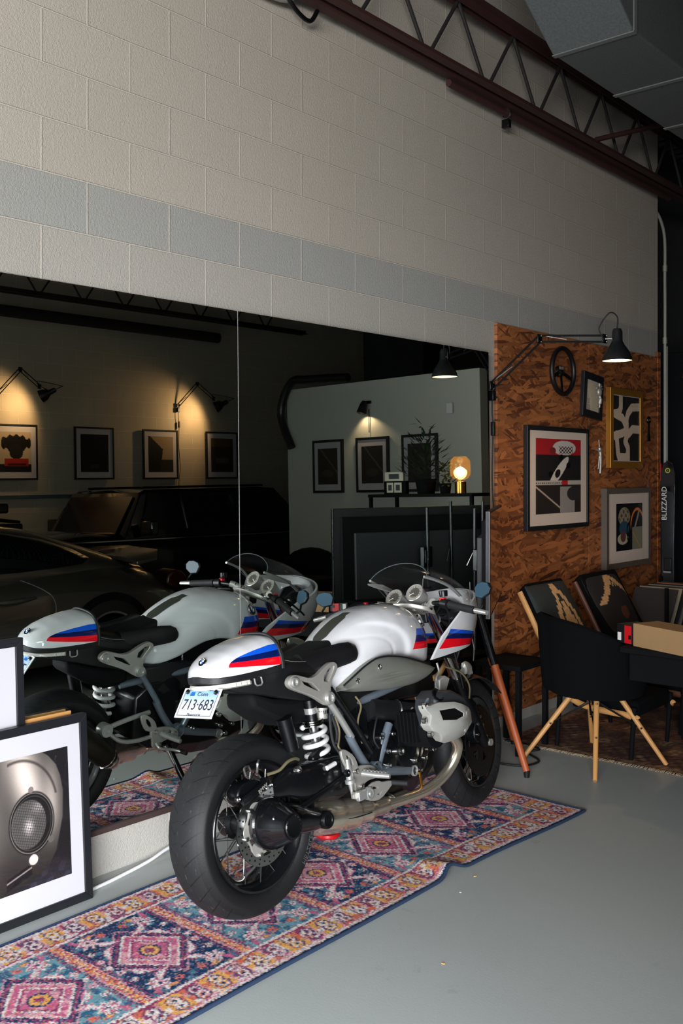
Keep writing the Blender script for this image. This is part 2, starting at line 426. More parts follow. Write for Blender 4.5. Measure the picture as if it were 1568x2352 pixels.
MB().torus((0, 0, .03), (0, 1, 0), .028, .006, 20, 6).build('ring', M['steel'], t); MB().box((0, 0, -.03), (.05, .035, .05)).build('block', M['black_metal'], t, bevel=.004)
# brown cross brace from truss to roof
t = MB().cyl((.17, 6.25, 3.86), (.62, 7.2, 4.2), .018, n=6).build('cross_brace', M['rust']); tag(t, 'rusty flat brace crossing the far end of the wall truss', 'brace')
# steel cross beam under the deck
slab('beam_steel', (3.3, 3.3, 4.5), (7.0, .12, .2), M['rust'])
# insulated duct
t = thing('air_duct', 'big square dark grey insulated air duct hanging under the ceiling', 'duct', (.91, 4.72, 3.8))
y1 = 6.6
mb = MB(); x0, x1, zt = -.225, .225, .75
sec = lambda y, dz: [(x0, y, dz), (x1, y, dz), (x1, y, zt), (x0, y, zt)]
mb.loft([sec(-.7, .42), sec(-.02, 0), sec(0, 0), sec(y1, 0)]); mb.build('duct_shell', M['duct'], t, smooth=False, bevel=.01)
for yy in (0, .73, 1.46, 2.19, 2.92, 3.65, 4.4):
    mb = MB(); mb.box((0, yy, -.003), (.456, .035, .006)); mb.box((.228, yy, .37), (.006, .035, .74)); mb.build('seam_tape', mat('seam_tape', (112, 116, 116), .7) if yy == 0 else bpy.data.materials['seam_tape'], t, smooth=False)
mb = MB(); mb.box((0, 0, 0), (1.3, 7.4, .55))
o = mb.build('air_duct', M['duct'], smooth=False, bevel=.01); o.location = (2.05, 7.2, 4.33); tag(o, 'wide dark duct trunk behind and to the right of the square duct', 'duct')
# cloth-wrapped pipe and hook at the top of the wall
t = thing('hose_bundle', 'bundle of pale wrapped pipes and hook hung below the truss at top of wall', 'hose', (.05, 3.2, 3.82))
for k in range(5):
    MB().tube(spline([(0, -1.1+.0*k, .12-.035*k), (.01, -.5, .06-.03*k), (.02, -.05+.03*k, -.005-.012*k), (.02, .10+.02*k, .05)]), .013, 8).build('wrapped_pipe', M['conduit'], t)
MB().tube(spline([(.02, .05, .06), (.04, .12, -.06), (.04, .24, -.10), (.04, .30, -.03)]), .011, 8).build('hook', M['black_metal'], t)
# conduit at the wall end
t = thing('wall_conduit', 'pale electrical conduit bending down the end of the block wall', 'conduit', (0, 0, 0))
MB().tube(spline([(-.35, 7.8, 3.86), (-.12, 7.76, 3.80), (.03, 7.73, 3.55), (.05, 7.715, 3.1), (.052, 7.712, 2.4), (.052, 7.71, .5)]), .0125, 10).build('pipe', M['conduit'], t)
MB().tube([(.052, 7.745, 2.6), (.052, 7.745, .5)], .009, 8).build('thin_pipe', M['conduit'], t)
for z in (3.2, 2.62): MB().cyl((.052, 7.712, z), (.052, 7.712, z+.05), .018, n=12).build('coupling', M['conduit'], t)

# mirror: two panes leaning very slightly off the wall on a dark ledge
def mx(y, z): return .018*y-.0125*z+.004
for (a, b, lab) in ((1.4, 3.033, 'large frameless wall mirror pane on the left of the seam'), (3.038, 5.055, 'large frameless wall mirror pane on the right reaching near the strand board')):
    mb = MB(); q = []
    for d in (0, -.005):
        q += [(mx(y, z)+d, y, z) for (y, z) in ((a, .205), (b, .205), (b, 2.305), (a, 2.305))]
    mb.cur = 0; mb.add(q, [(0, 1, 2, 3)]); mb.cur = 1; mb.add(q, [(4, 7, 6, 5), (0, 4, 5, 1), (1, 5, 6, 2), (2, 6, 7, 3), (3, 7, 4, 0)])
    o = mb.build('wall_mirror', [M['mirror'], M['steel']], smooth=False); tag(o, lab, 'mirror', 'mirror panes on the block wall')
mb = MB(); mb.cyl((mx(3.0355, .2)+.0005, 3.0355, .205), (mx(3.0355, 2.3)+.0005, 3.0355, 2.305), .0014, n=6)
tag(mb.build('seam_strip', M['alloy']), 'thin bright strip along the seam between the two mirror panes', 'trim')
q = MB(); q.add([(0, 1.4, .185), (mx(1.4, .2)+.012, 1.4, .185), (mx(5.055, .2)+.012, 5.055, .185), (0, 5.055, .185), (0, 1.4, .205), (mx(1.4, .2)+.012, 1.4, .205), (mx(5.055, .2)+.012, 5.055, .205), (0, 5.055, .205)],
      [(0, 1, 2, 3), (4, 7, 6, 5), (0, 4, 5, 1), (1, 5, 6, 2), (2, 6, 7, 3), (3, 7, 4, 0)])
tag(q.build('mirror_ledge', mat('dark_brown_ledge', (58, 42, 40), .6), smooth=False), 'dark brown wooden ledge under the bottom edge of the mirror', 'ledge')
mb = MB(); mb.tube(spline([(.14, 1.7, .006), (.10, 2.2, .007), (.075, 2.38, .007), (.06, 2.52, .016), (.035, 2.66, .03), (.03, 2.85, .03)], 10), .0065, 8)
tag(mb.build('floor_cable', M['white_cable']), 'white cable lying along the foot of the wall under the mirror', 'cable')

# ------------------------------------------------------------ runner rug
def rug_pattern(L, W, flip=False):
    rs = np.random.RandomState(3)
    def f(U, V):
        x = U*W; y = V*L
        NAVY = (24, 52, 88); TEAL = (104, 152, 164); PINK = (190, 94, 128); MAG = (140, 56, 92); CREAM = (222, 210, 206); GOLD = (222, 162, 84); ORG = (208, 106, 78); ROSE = (214, 150, 160)
        c = np.zeros(x.shape+(3,)); c[:] = NAVY
        r = rs.rand(*x.shape); lo = np.kron(rs.rand(x.shape[0]//6+1, x.shape[1]//6+1), np.ones((6, 6)))[:x.shape[0], :x.shape[1]]
        lo2 = np.kron(rs.rand(x.shape[0]//12+1, x.shape[1]//12+1), np.ones((12, 12)))[:x.shape[0], :x.shape[1]]
        jx = x+(rs.rand(*x.shape)-.5)*.006; jy = y+(rs.rand(*x.shape)-.5)*.006
        e = np.minimum(np.minimum(jx, W-jx), np.minimum(jy, L-jy))
        P = .410; yy = (jy-1.72+20*P)/P; k = np.floor(yy).astype(int); fy = (yy-k-.5)*P; fx = jx-W/2
        field = e > .155
        navy = (k % 2) == 0
        c = cmix(c, field & ~navy, TEAL); c = cmix(c, field & ~navy & (lo < .35), (46, 96, 124)); c = cmix(c, field & navy & (lo < .2), (60, 112, 136))
        A = np.abs(fx); B = np.abs(fy)
        d = A/.150+B/.128                                       # diamond medallion
        def m(mask, rgb): 
            nonlocal c
            c = cmix(c, mask & field, rgb)
        m(d < 1.30, ROSE); m(d < 1.24, NAVY); m(d < 1.14, MAG); m(d < 1.06, NAVY); m(d < 1.0, CREAM); m(d < .93, ROSE); m((d < .90) & (lo < .6), PINK); m(d < .70, CREAM); m(d < .63, MAG); m((d < .55), PINK); m((d < .55) & (lo2 < .4), ROSE)
        rr = np.hypot(fx/1.1, fy); m((rr < .038) & (rr > .030), NAVY); m(rr < .030, GOLD); m(rr < .016, MAG)
        def flower(cx, cy, R, c1, c2):
            ax = A-cx; ay = B-cy; r_ = np.hypot(ax, ay); th = np.arctan2(ay, ax); pet = R*(.78+.22*np.cos(8*th))
            m(r_ < pet, c1); m((r_ < pet*.74) & (r_ > pet*.52), c2); m(r_ < pet*.2, NAVY)
        flower(.190, .112, .044, CREAM, PINK); flower(.205, .045, .020, ORG, PINK); flower(.05, .155, .020, ROSE, CREAM); flower(.115, .150, .017, CREAM, MAG)
        for (cx, cy, a, ln, wd, col) in ((.145, .075, .9, .050, .013, CREAM), (.225, .085, 1.5, .022, .009, GOLD), (.088, .105, -.7, .05, .012, CREAM), (.225, .145, .2, .026, .010, PINK)):
            u = (A-cx)*math.cos(a)+(B-cy)*math.sin(a); v = -(A-cx)*math.sin(a)+(B-cy)*math.cos(a)+u*u*7
            q = np.abs(u)/ln+np.abs(v)/wd+.25*np.sin(u*400)*(v > 0); m(q < 1.25, PINK); m(q < .95, col)
        m((A < .012+.006*np.sin(fy*300)) & (B > .150) & (B < .185), CREAM)
        s = P/2-B                                                # cross band between panels
        m(s < .027, NAVY); m(s < .022, ROSE); m(s < .017, ORG); m((s < .017) & (np.sin(fx*260) > .3), MAG); m((s < .008) & (np.sin(fx*260+1) > 0), GOLD); m((s < .017) & (r < .18), CREAM)
        m((s > .03) & (s < .036), MAG)
        # border
        bd = (e > .012) & (e <= .155)
        al = np.where(np.minimum(jy, L-jy) < np.minimum(jx, W-jx), jx, jy)
        bc = e-.083
        c = cmix(c, bd, GOLD); ph = np.sin(al*38)
        c = cmix(c, bd & (ph > .15), ROSE); c = cmix(c, bd & (ph > .45) & (lo2 < .75), MAG); c = cmix(c, bd & (lo < .22), CREAM); c = cmix(c, bd & (lo > .84), ORG)
        fl = np.hypot(((al/.083) % 1-.5)*.083, np.abs(bc)-.018)
        c = cmix(c, bd & (fl < .019) & (fl > .012), CREAM); c = cmix(c, bd & (fl < .007), NAVY); c = cmix(c, bd & (np.abs(fl-.024) < .003), (92, 70, 100))
        c = cmix(c, (e > .014) & (e < .024), CREAM); c = cmix(c, (e > .024) & (e < .032), PINK); c = cmix(c, (e > .024) & (e < .032) & (r < .5), CREAM)
        c = cmix(c, (e > .134) & (e < .142), MAG); c = cmix(c, (e > .142) & (e < .155), CREAM)
        # woven speckle
        pal = np.array([CREAM, NAVY, TEAL, PINK, GOLD, MAG, (90, 128, 150)], float)
        pick = pal[rs.randint(0, len(pal), x.shape)]
        w = (rs.rand(*x.shape) < .26)[..., None]; c = np.where(w, c*.4+pick*.6, c)
        sh = np.roll(np.roll(c, 1, 0), rs.randint(-1, 2), 1); w = (rs.rand(*x.shape) < .35)[..., None]; c = np.where(w, sh, c)
        c = np.where((e < .012)[..., None], np.array(NAVY, float)*(.8+.4*r[..., None]), c)
        return c*(.92+.16*rs.rand(*x.shape))[..., None]
    return f
RX0, RX1, RY0, RY1 = .245, 1.055, .95, 4.235
def rug_place(u, v):
    y = RY0+(RY1-RY0)*v; x = RX0+(RX1-RX0)*u
    if y < 4.3: x += .055*sstep(np.array(y), 3.3, 4.3)*u*1.0
    # ripple by the front wheel
    k = math.exp(-((y-3.235)/.055)**2); k2 = math.exp(-((x-1.08)/.17)**2)
    z = .011+.030*k*k2+.0015*math.sin(x*9+y*5)
    x -= .02*k*k2*u
    y += .0
    return (x, y, z)
m = print_mat('woven_rug', .95, 0, (700, .6), spec=.1)
t = thing('runner_rug', 'long blue, pink and gold patterned runner rug under the motorcycle', 'rug', (0, 0, 0))
o = raster('pile', 200, 812, rug_pattern(RY1-RY0, RX1-RX0), rug_place, m, t)
mb = MB(); edge = []
N = 160
loop = [rug_place(1, i/N) for i in range(N+1)]+[rug_place(1-i/30, 1) for i in range(1, 31)]+[rug_place(0, 1-i/N) for i in range(1, N+1)]+[rug_place(i/30, 0) for i in range(1, 31)]
mb.tube([(p[0], p[1], p[2]-.0035) for p in loop], .0065, 8)
mb.build('hem', mat('navy_hem', (26, 46, 74), .9, bmp=(300, .4)), t)
# ------------------------------------------------------------ motorcycle (x forward, y to its left, z up)
def axes_matrix(h, l, u, o): return Matrix(((h[0], l[0], u[0], o[0]), (h[1], l[1], u[1], o[1]), (h[2], l[2], u[2], o[2]), (0, 0, 0, 1)))
bike = thing('motorcycle', 'white cafe racer motorcycle with blue and red stripes parked on the runner rug', 'motorcycle')
psi, lam = -.025, .128
hv = Vector((math.sin(psi), math.cos(psi), 0)); lv = Vector((-math.cos(psi), math.sin(psi), 0)); zv = Vector((0, 0, 1))
uv = zv*math.cos(lam)+lv*math.sin(lam); lv2 = lv*math.cos(lam)-zv*math.sin(lam)
bike.matrix_world = axes_matrix(hv, lv2, uv, (.72, 2.46, .012))

def livery(name, kind):
    m, nt, bs = new_mat(name); v, x, y, z = xyz()
    white = lin((206, 206, 208)); BLUE = lin((16, 84, 205)); NAVY = lin((8, 26, 84)); RED = lin((236, 12, 30))
    if kind == 'tail':
        zt = z + y.abs()*0.0
        t = ((x+.103)/.19).clamp()
        top = S._m('POWER', t, .36)*.060+.880
        l1 = x*.03+.9155; l2 = x*(-.03)+.898; l3 = x*(-.095)+.8765
        lat = y.abs().gt(.012)
        ins = (z.lt(top))*(z.gt(l3))*x.gt(-.103)*x.lt(.2)*lat
        a, b_ = z.lt(l1), z.lt(l2)
    elif kind == 'tank':
        bound = (z-.80)*.42+.895
        ins = x.gt(bound)*z.lt(.895-(x-.93)*.10)*z.gt(.808-(x-.93)*.06)
        a, b_ = z.lt(.868-(x-.93)*.10), z.lt(.838-(x-.93)*.08)
    else:
        bound = 1.01+(z-.79)*1.35
        ins = x.gt(bound)*z.lt(.872-(x-1.1)*.16)*z.gt(.795-(x-1.01)*.06)
        a, b_ = z.lt(.852-(x-1.1)*.13), z.lt(.828-(x-1.1)*.11)
    c = mixc(b_, mixc(a, BLUE, NAVY), RED); c = mixc(ins, white, c)
    setc(bs, c); bs.inputs['Roughness'].default_value = .16; bs.inputs['Coat Weight'].default_value = 1; bs.inputs['Coat Roughness'].default_value = .03
    bs.inputs['Specular IOR Level'].default_value = .4
    return m
M['paint_tail'] = livery('striped_white_paint_tail', 'tail'); M['paint_tank'] = livery('striped_white_paint_tank', 'tank'); M['paint_fair'] = livery('striped_white_paint_fairing', 'fair')

def interp(tab, x):
    xs = [t[0] for t in tab]
    return [float(np.interp(x, xs, [t[i] for t in tab])) for i in range(1, len(tab[0]))]
def smooth_interp(tab, x, w=.02): 
    a = np.array([interp(tab, x+d) for d in (-w, -w/2, 0, w/2, w)]); return a.mean(0)

# tyre with grooved tread
def tyre_mat(name, R, N):
    m, nt, bs = new_mat(name); v, x, y, z = xyz()
    th = S._m('ARCTAN2', z, x); ay = y.abs()
    s = S._m('SINE', (th*N + ay*(34.0 if R > .31 else 52.0) + S._m('MULTIPLY', y.gt(0.0), 1.6)))
    wob = s.abs().lt(.10)*ay.gt(.014)*ay.lt(R*.26)
    g2 = S._m('SINE', th*(N)+ay*(-12.0)+1.0).abs().lt(.05)*ay.lt(R*.12)*ay.gt(.004)
    g = S._m('MAXIMUM', wob, g2*0.6)
    n = noise(v, 18, 4)
    tread = ay.lt(R*.215)
    c = mixc(n*.6, mixc(tread, lin((16, 16, 17)), lin((27, 28, 30))), lin((14, 15, 16)))
    sc = (((noise(mapv(v, (1, 6, 1)), 26, 4, .7)-.63)*8).clamp())*tread
    c = mixc(sc*.35, c, lin((128, 124, 116))); c = mixc(g, c, lin((4, 4, 5)))
    setc(bs, c); bs.inputs['Roughness'].default_value = .62; bs.inputs['Specular IOR Level'].default_value = .35
    bump(bs, noise(v, 160, 2)*.25-g*2.0, .5, .003)
    return m
def wheel(R, W, cx, parent, tname, N, disc_y, steer=0, front=False):
    piv = parent
    # rim is the wheel part; tyre, spokes, discs hang on it
    pr = [(-W*.40, R-.088), (-W*.43, R-.092), (-W*.43, R-.100), (-W*.38, R-.106), (-W*.33, R-.118), (-W*.14, R-.128), (0, R-.130), (W*.14, R-.128), (W*.33, R-.118), (W*.38, R-.106), (W*.43, R-.100), (W*.43, R-.092), (W*.40, R-.088), (W*.3, R-.100), (0, R-.112), (-W*.3, R-.100)]
    rim = MB().lathe((0, 0, 0), (0, 1, 0), pr, 72, close=True).build('front_wheel' if front else 'rear_wheel', M['black_gloss'], piv)
    rim.location = (cx, 0, R)
    k = 14; prof = [(-W*.41, R-.088), (-W*.455, R-.078), (-W*.49, R-.062), (-W*.50, R-.046)]
    for i in range(-k, k+1):
        a = i/k*1.15; prof.append((W*.497*math.sin(a)/math.sin(1.15), R-.040*(1-math.cos(a))/(1-math.cos(1.15))))
    prof += [(W*.50, R-.046), (W*.49, R-.062), (W*.455, R-.078), (W*.41, R-.088), (W*.3, R-.096), (-W*.3, R-.096)]
    MB().lathe((0, 0, 0), (0, 1, 0), prof, 96, close=True).build('tyre', tyre_mat(tname, R, N), rim, angle=60)
    hub = MB().lathe((0, 0, 0), (0, 1, 0), [(-W*.36, .03), (-W*.36, .052), (-W*.28, .056), (-W*.22, .038), (W*.22, .038), (W*.28, .056), (W*.36, .052), (W*.36, .03)], 32)
    hub.build('hub', M['black_metal'], rim)
    sp = MB().cyl((0, 0, 0), (0, 0, 1), .0019, n=6)
    first = None; n = 16
    for side in (-1, 1):
        for j in range(n):
            a0 = 2*PI*j/n + (.1 if side > 0 else 0); tw = .62*(1 if j % 2 else -1)
            p = Vector((.054*math.cos(a0-tw*1.2), side*W*.26, .054*math.sin(a0-tw*1.2))); q = Vector(((R-.119)*math.cos(a0), side*W*.29, (R-.119)*math.sin(a0)))
            if first is None: first = MB().cyl((0, 0, 0), (0, 0, (q-p).length), .0021, n=6).build('spoke', M['steel'], rim); o = first
            else: o = first.copy(); C.objects.link(o); o.parent = rim
            o.location = p; o.rotation_euler = (q-p).to_track_quat('Z', 'Y').to_euler()
    return rim
rw = wheel(.315, .180, 0.0, bike, 'tyre_rear', 14, 0)
# sidewall lettering
def arc_text(txt, R, y, a0, size, m, parent, sgn=1, name='sidewall_lettering'):
    vs_, fs_ = curve_mesh(None, .0006, 0, text=txt, size=size)
    out = []
    for (a, b, c) in vs_:
        th = a0 - a/R*sgn; r = R+b
        out.append((r*math.cos(th), y-c*1.0, r*math.sin(th)))
    mb = MB(); mb.add(out, fs_); o = mb.build(name, m, parent, smooth=False); return o
M['raised_rubber'] = mat('raised_rubber', (66, 67, 68), .6)
arc_text('METZELER', .262, -.0912, -.55, .026, M['raised_rubber'], rw, -1)
# rear disc and carrier
mb = MB(); mb.lathe((0, -.092, 0), (0, 1, 0), [(-.0025, .098), (-.0025, .1325), (.0025, .1325), (.0025, .098)], 72, close=True)
dsc = mb.build('brake_disc', M['steel'], rw, angle=30)
mb = MB()
for i in range(30):
    a = 2*PI*i/30
    for r in ((.108, .124) if i % 2 else (.116,)): mb.cyl((r*math.cos(a), -.0955, r*math.sin(a)), (r*math.cos(a), -.0885, r*math.sin(a)), .0034, n=8)
mb.build('disc_holes', M['dark'], rw)
out = []
for i in range(60):
    a = 2*PI*i/60; r = .094+.008*math.cos(6*a); out.append((r*math.cos(a), r*math.sin(a)))
holes = []
for i in range(6):
    a = 2*PI*(i+.5)/6; holes.append([(.080*math.cos(a+t)+.004*math.cos(a), .080*math.sin(a+t)) for t in (-.2, -.1, 0, .1, .2)]+[(.066*math.cos(a+t), .066*math.sin(a+t)) for t in (.2, 0, -.2)])
v_, f_ = curve_mesh([out]+holes, .003, .0008)
mb = MB(); mb.add([(x, -.092+z, y) for x, y, z in v_], f_); mb.build('disc_carrier', M['cast'], rw)
for i in range(6):
    a = 2*PI*i/6+.2; MB().lathe((.094*math.cos(a), -.099, .094*math.sin(a)), (0, 1, 0), [(-.004, .004), (-.004, .0075), (.004, .0085), (.006, .004)], 14).build('disc_bolt', M['steel'], rw)
mb = MB(); mb.box((0, 0, .212), (.012, .05, .006)); mb.build('wheel_weight', M['steel'], rw, bevel=.002).rotation_euler = (0, .1, 0)

# final drive housing
fd = MB().lathe((0, 0, 0), (0, -1, 0), [(.03, .05), (.06, .083), (.10, .090), (.115, .088), (.135, .080), (.165, .066), (.195, .050), (.205, .046)], 48).build('final_drive', M['black_gloss'], bike)
fd.location = (.01, -.02, .325)
for i in range(5):
    a = 2*PI*i/5+1.9; ca, sa = math.cos(a), math.sin(a)
    mb = MB(); mb.add([(.092*ca-.010*sa, -.10, .092*sa+.010*ca), (.092*ca+.010*sa, -.10, .092*sa-.010*ca), (.070*ca, -.165, .070*sa), (.082*ca, -.10, .082*sa)], [(0, 1, 2), (0, 2, 3), (1, 3, 2), (0, 3, 1)])
    mb.build('rib', M['black_gloss'], fd)
MB().lathe((0, -.205, 0), (0, -1, 0), [(0, .040), (.004, .041), (.008, .038), (.006, .032), (.006, .001)], 36).build('cap', M['black_metal'], fd)
mb = MB()
for i in range(16):
    a = 2*PI*i/16; mb.cyl((.036*math.cos(a), -.208, .036*math.sin(a)), (.036*math.cos(a), -.2145, .036*math.sin(a)), .0035, n=8)
mb.build('cap_studs', M['black_gloss'], fd)
MB().lathe((-.045, -.165, .035), (-.2, -1, .3), [(0, .010), (.004, .010), (.006, .007), (.004, .004), (.004, .001)], 16).build('filler_bolt', M['steel'], fd)
arm = MB(); arm.tube(spline([(.02, -.12, .33), (.10, -.135, .318), (.18, -.14, .295), (.245, -.14, .278)]), [.072-.0017*i for i in range(25)], 20, sy=.75)
arm.build('drive_arm', M['black_gloss'], bike)
sc_ = MB().lathe((.255, -.125, .276), (0, -1, 0), [(0, .026), (.02, .032), (.045, .032), (.052, .028), (.052, .020), (.048, .018), (.048, .001)], 32).build('strut_cap', M['black_metal'], bike)
# swingarm
rings = []
for (x, z, h, w, y) in ((.03, .43, .05, .035, -.11), (.10, .445, .10, .05, -.12), (.22, .42, .15, .06, -.125), (.36, .405, .17, .065, -.12), (.50, .40, .15, .07, -.10), (.60, .40, .12, .07, -.08)):
    ring = []
    for i in range(20):
        a = 2*PI*i/20; cx_, sx_ = math.cos(a), math.sin(a)
        ring.append((x, y+w*.5*math.copysign(abs(cx_)**.6, cx_), z+h*.5*math.copysign(abs(sx_)**.6, sx_)))
    rings.append(ring)
MB().loft(rings).build('swingarm', M['black_gloss'], bike)
mb = MB(); mb.tube([(.13, -.152, .35), (.40, -.155, .40)], .012, 10); mb.build('torque_strut', M['black_metal'], bike)
MB().lathe((.125, -.155, .487), (0, -1, 0), [(0, .012), (.018, .013), (.022, .010), (.020, .004), (.024, .003)], 18).build('swingarm_bolt', M['steel'], bike)
MB().tube([(.29, -.158, .455), (.34, -.158, .462)], .009, 10).build('white_stub', M['white_spring'], bike)
# rear caliper with lettering
cal = MB(); poly = smooth_poly([(-.135, .495), (-.10, .513), (-.04, .510), (-.010, .492), (-.015, .462), (-.06, .444), (-.12, .440), (-.145, .462)], 2)
cal.prism([(a, b-.018) for a, b in poly], lambda a, b: (a, -.070, b), lambda a, b: (a*.96-.003, -.122, b*.96+.018))
cal = cal.build('rear_caliper', M['black_metal'], bike, bevel=.006)
mb = MB(); mb.tube(spline([(-.125, -.125, .435), (-.09, -.135, .447), (-.03, -.135, .467), (-.01, -.125, .48)]), .016, 12); mb.build('caliper_body', M['black_metal'], cal)
v_, f_ = curve_mesh(None, .0008, 0, text='BMW', size=.020)
R_ = Matrix.Rotation(.42, 4, 'Y'); mb = MB(); mb.add([Vector((-.045+a*math.cos(.4)-b*math.sin(.4), -.1525-c, .462+a*math.sin(.4)+b*math.cos(.4))) for a, b, c in v_], f_); mb.build('caliper_lettering', M['cast'], cal, smooth=False)
for (x, z, r) in ((-.15, .45, .009), (-.02, .455, .010), (.012, .46, .008)): MB().lathe((x, -.125, z), (0, -1, 0), [(0, r), (.012, r), (.015, r*.6), (.012, r*.3)], 12).build('caliper_bolt', M['steel'], cal)
MB().tube(spline([(-.055, -.14, .52), (-.06, -.15, .545), (-.05, -.15, .56)]), .005, 8).build('bleed_nipple', M['steel'], cal)
MB().tube(spline([(-.085, -.14, .53), (-.10, -.145, .55), (-.115, -.14, .545), (-.11, -.14, .52)]), .004, 8).build('hose_banjo', M['steel'], cal)
mb = MB(); mb.tube(spline([(-.005, -.14, .50), (.04, -.155, .505), (.08, -.16, .525), (.12, -.158, .528), (.16, -.14, .515)]), .0055, 8); mb.build('rear_brake_hose', M['cable'], bike)
# left side: open hub with small ring
MB().lathe((0, .05, .315), (0, 1, 0), [(0, .055), (.04, .05), (.05, .03), (.05, .012), (.02, .012)], 32).build('left_hub_cap', M['black_metal'], bike)

# ---- tail hump
tail_tab = [(-.172, .868, .862, .010), (-.165, .886, .856, .045), (-.145, .903, .853, .075), (-.12, .919, .853, .095), (-.08, .938, .853, .112), (-.02, .957, .855, .124), (.05, .971, .857, .131), (.10, .977, .860, .133), (.128, .972, .862, .133)]
def shell_section(x, zt, zb, w, n=28, e=.62, flare=0.0):
    r = []
    for i in range(n+1):
        a = PI*i/n
        c_, s_ = math.cos(a), math.sin(a)
        r.append((x, w*math.copysign(abs(c_)**e, c_)*(1-flare*(1-s_)), zb+(zt-zb)*abs(s_)**.85))
    return r
rings = []
for i in range(36):
    x = -.172+.300*(i/35)**1.25
    zt, zb, w = smooth_interp(tail_tab, x, .006)
    rings.append(shell_section(x+0.0, zt, zb, w))
tb = MB(); tb.loft([list(r)+[(r[0][0], r[-1][1]*.5, r[0][2]), (r[0][0], r[0][1]*.5, r[0][2])] for r in rings])
tail = tb.build('tail_hump', M['paint_tail'], bike)
# dark rubber edge and tail pan
rings = []
for i in range(24):
    x = -.178+.315*(i/23)**1.2; zt, zb, w = smooth_interp(tail_tab, min(x, .12), .006)
    w += .004; rings.append([(x, -w, zb+.004), (x, w, zb+.004), (x, w*.93, zb-.020), (x, -w*.93, zb-.020)])
MB().loft(rings).build('tail_edge', M['black_plastic'], bike, bevel=.003)
mb = MB(); mb.loft([[(x, -w, zt), (x, w, zt), (x, w*.8, zb), (x, -w*.8, zb)] for (x, w, zt, zb) in ((-.14, .05, .835, .825), (-.05, .09, .838, .79), (.06, .11, .842, .765), (.16, .12, .845, .735), (.30, .12, .82, .70), (.40, .10, .80, .70))])
mb.build('tail_pan', M['black_plastic'], bike, bevel=.008)
mb = MB(); mb.loft([[(x, -w, zt), (x, w, zt), (x, w, zb), (x, -w, zb)] for (x, w, zt, zb) in ((.02, .07, .78, .72), (.12, .09, .74, .66), (.22, .08, .72, .62), (.34, .07, .72, .62))])
mb.build('inner_fender', M['dark'], bike, bevel=.02)
mb = MB(); mb.loft([[(x, -.004, .977), (x, .004, .977)] for x in (0, .01)], cap=False, closed=False)
# black rear edge trim of the hump where it meets the seat
mb = MB(); r0 = shell_section(.130, .977, .850, .136); mb.tube(r0, .0075, 8); mb.build('hump_gasket', M['black_plastic'], bike)
# tail light
def ring_at(x, off, z): 
    zt, zb, w = smooth_interp(tail_tab, x, .006); return w+off
L = []
xs = [-.02, -.06, -.10, -.14, -.16, -.168]
path = [(x, -(ring_at(x, -.012, 0)), .822+.0*x) for x in xs]+[(-.172, 0, .822)]+[(x, ring_at(x, -.012, 0), .822) for x in xs[::-1]]
path = spline(path, 4); mb = MB()
mb.loft([[(p[0], p[1], .832), (p[0]-.004, p[1]*1.03, .826), (p[0]-.003, p[1]*1.03, .818), (p[0]+.012, p[1]*.9, .812), (p[0]+.012, p[1]*.9, .832)] for p in path])
tl = mb.build('tail_light', M['led'], bike)
mb = MB()
for i, p in enumerate(path[::2]): mb.box((p[0], p[1]*1.035, .822), (.002, .0015, .012))
mb.build('light_ribs', M['alloy'], tl, smooth=False)
MB().tube([(.005, -.108, .832), (.005, -.112, .812), (.012, -.112, .806), (.034, -.112, .806), (.040, -.112, .812), (.040, -.108, .832)], .0032, 8).build('tie_down_loop', M['alloy'], bike)
MB().tube([(.005, .108, .832), (.005, .112, .812), (.012, .112, .806), (.034, .112, .806), (.040, .112, .812), (.040, .108, .832)], .0032, 8).build('tie_down_loop', M['alloy'], bike)
# roundels
def roundel(parent, pos, nrm, r, up=(0, 0, 1), name='roundel'):
    A = Vector(nrm).normalized(); U = Vector(up); U = (U-A*U.dot(A)).normalized(); Rr = U.cross(A); P = Vector(pos)
    base = MB().lathe(P, A, [(-.004, r), (.002, r), (.003, r*.97), (.002, r*.93), (.002, .0001)], 40).build(name, M['chrome'], parent)
    def disc(r0, r1, a0, a1, h):
        n = 10; vs_ = []; 
        for i in range(n+1):
            a = a0+(a1-a0)*i/n; d = U*math.sin(a)+Rr*math.cos(a)
            vs_ += [P+A*h+d*r0, P+A*h+d*r1]
        return vs_, [(2*i, 2*i+1, 2*i+3, 2*i+2) for i in range(n)]
    def bodyof(parts, nm, m):
        mb = MB()
        for a in parts: mb.add(*disc(*a))
        mb.build(nm, m, base, smooth=False)
    bodyof([(r*.56, r*.93, k*PI/2, (k+1)*PI/2, .0032) for k in range(4)], 'black_ring', M['black_gloss'])
    bodyof([(r*.02, r*.52, PI/2, PI, .0034), (r*.02, r*.52, -PI/2, 0, .0034)], 'blue_quarters', M['blue_enamel'])
    bodyof([(r*.02, r*.52, 0, PI/2, .0034), (r*.02, r*.52, PI, 1.5*PI, .0034)], 'white_quarters', M['white_enamel'])
    mb = MB()
    for ch, a in (('B', PI/2+.75), ('M', PI/2), ('W', PI/2-.75)):
        v_, f_ = curve_mesh(None, .0003, 0, text=ch, size=r*.42)
        d = U*math.sin(a)+Rr*math.cos(a); t_ = U*(-math.cos(a))+Rr*math.sin(a)
        mb.add([P+A*(.0036+q[2])+d*(r*.74+q[1])+t_*q[0] for q in v_], f_)
    mb.build('roundel_letters', M['white_letters'], base, smooth=False)
    return base
roundel(bike, (-.139, -.004, .911), (-.80, 0, .60), .0165, name='tail_roundel')
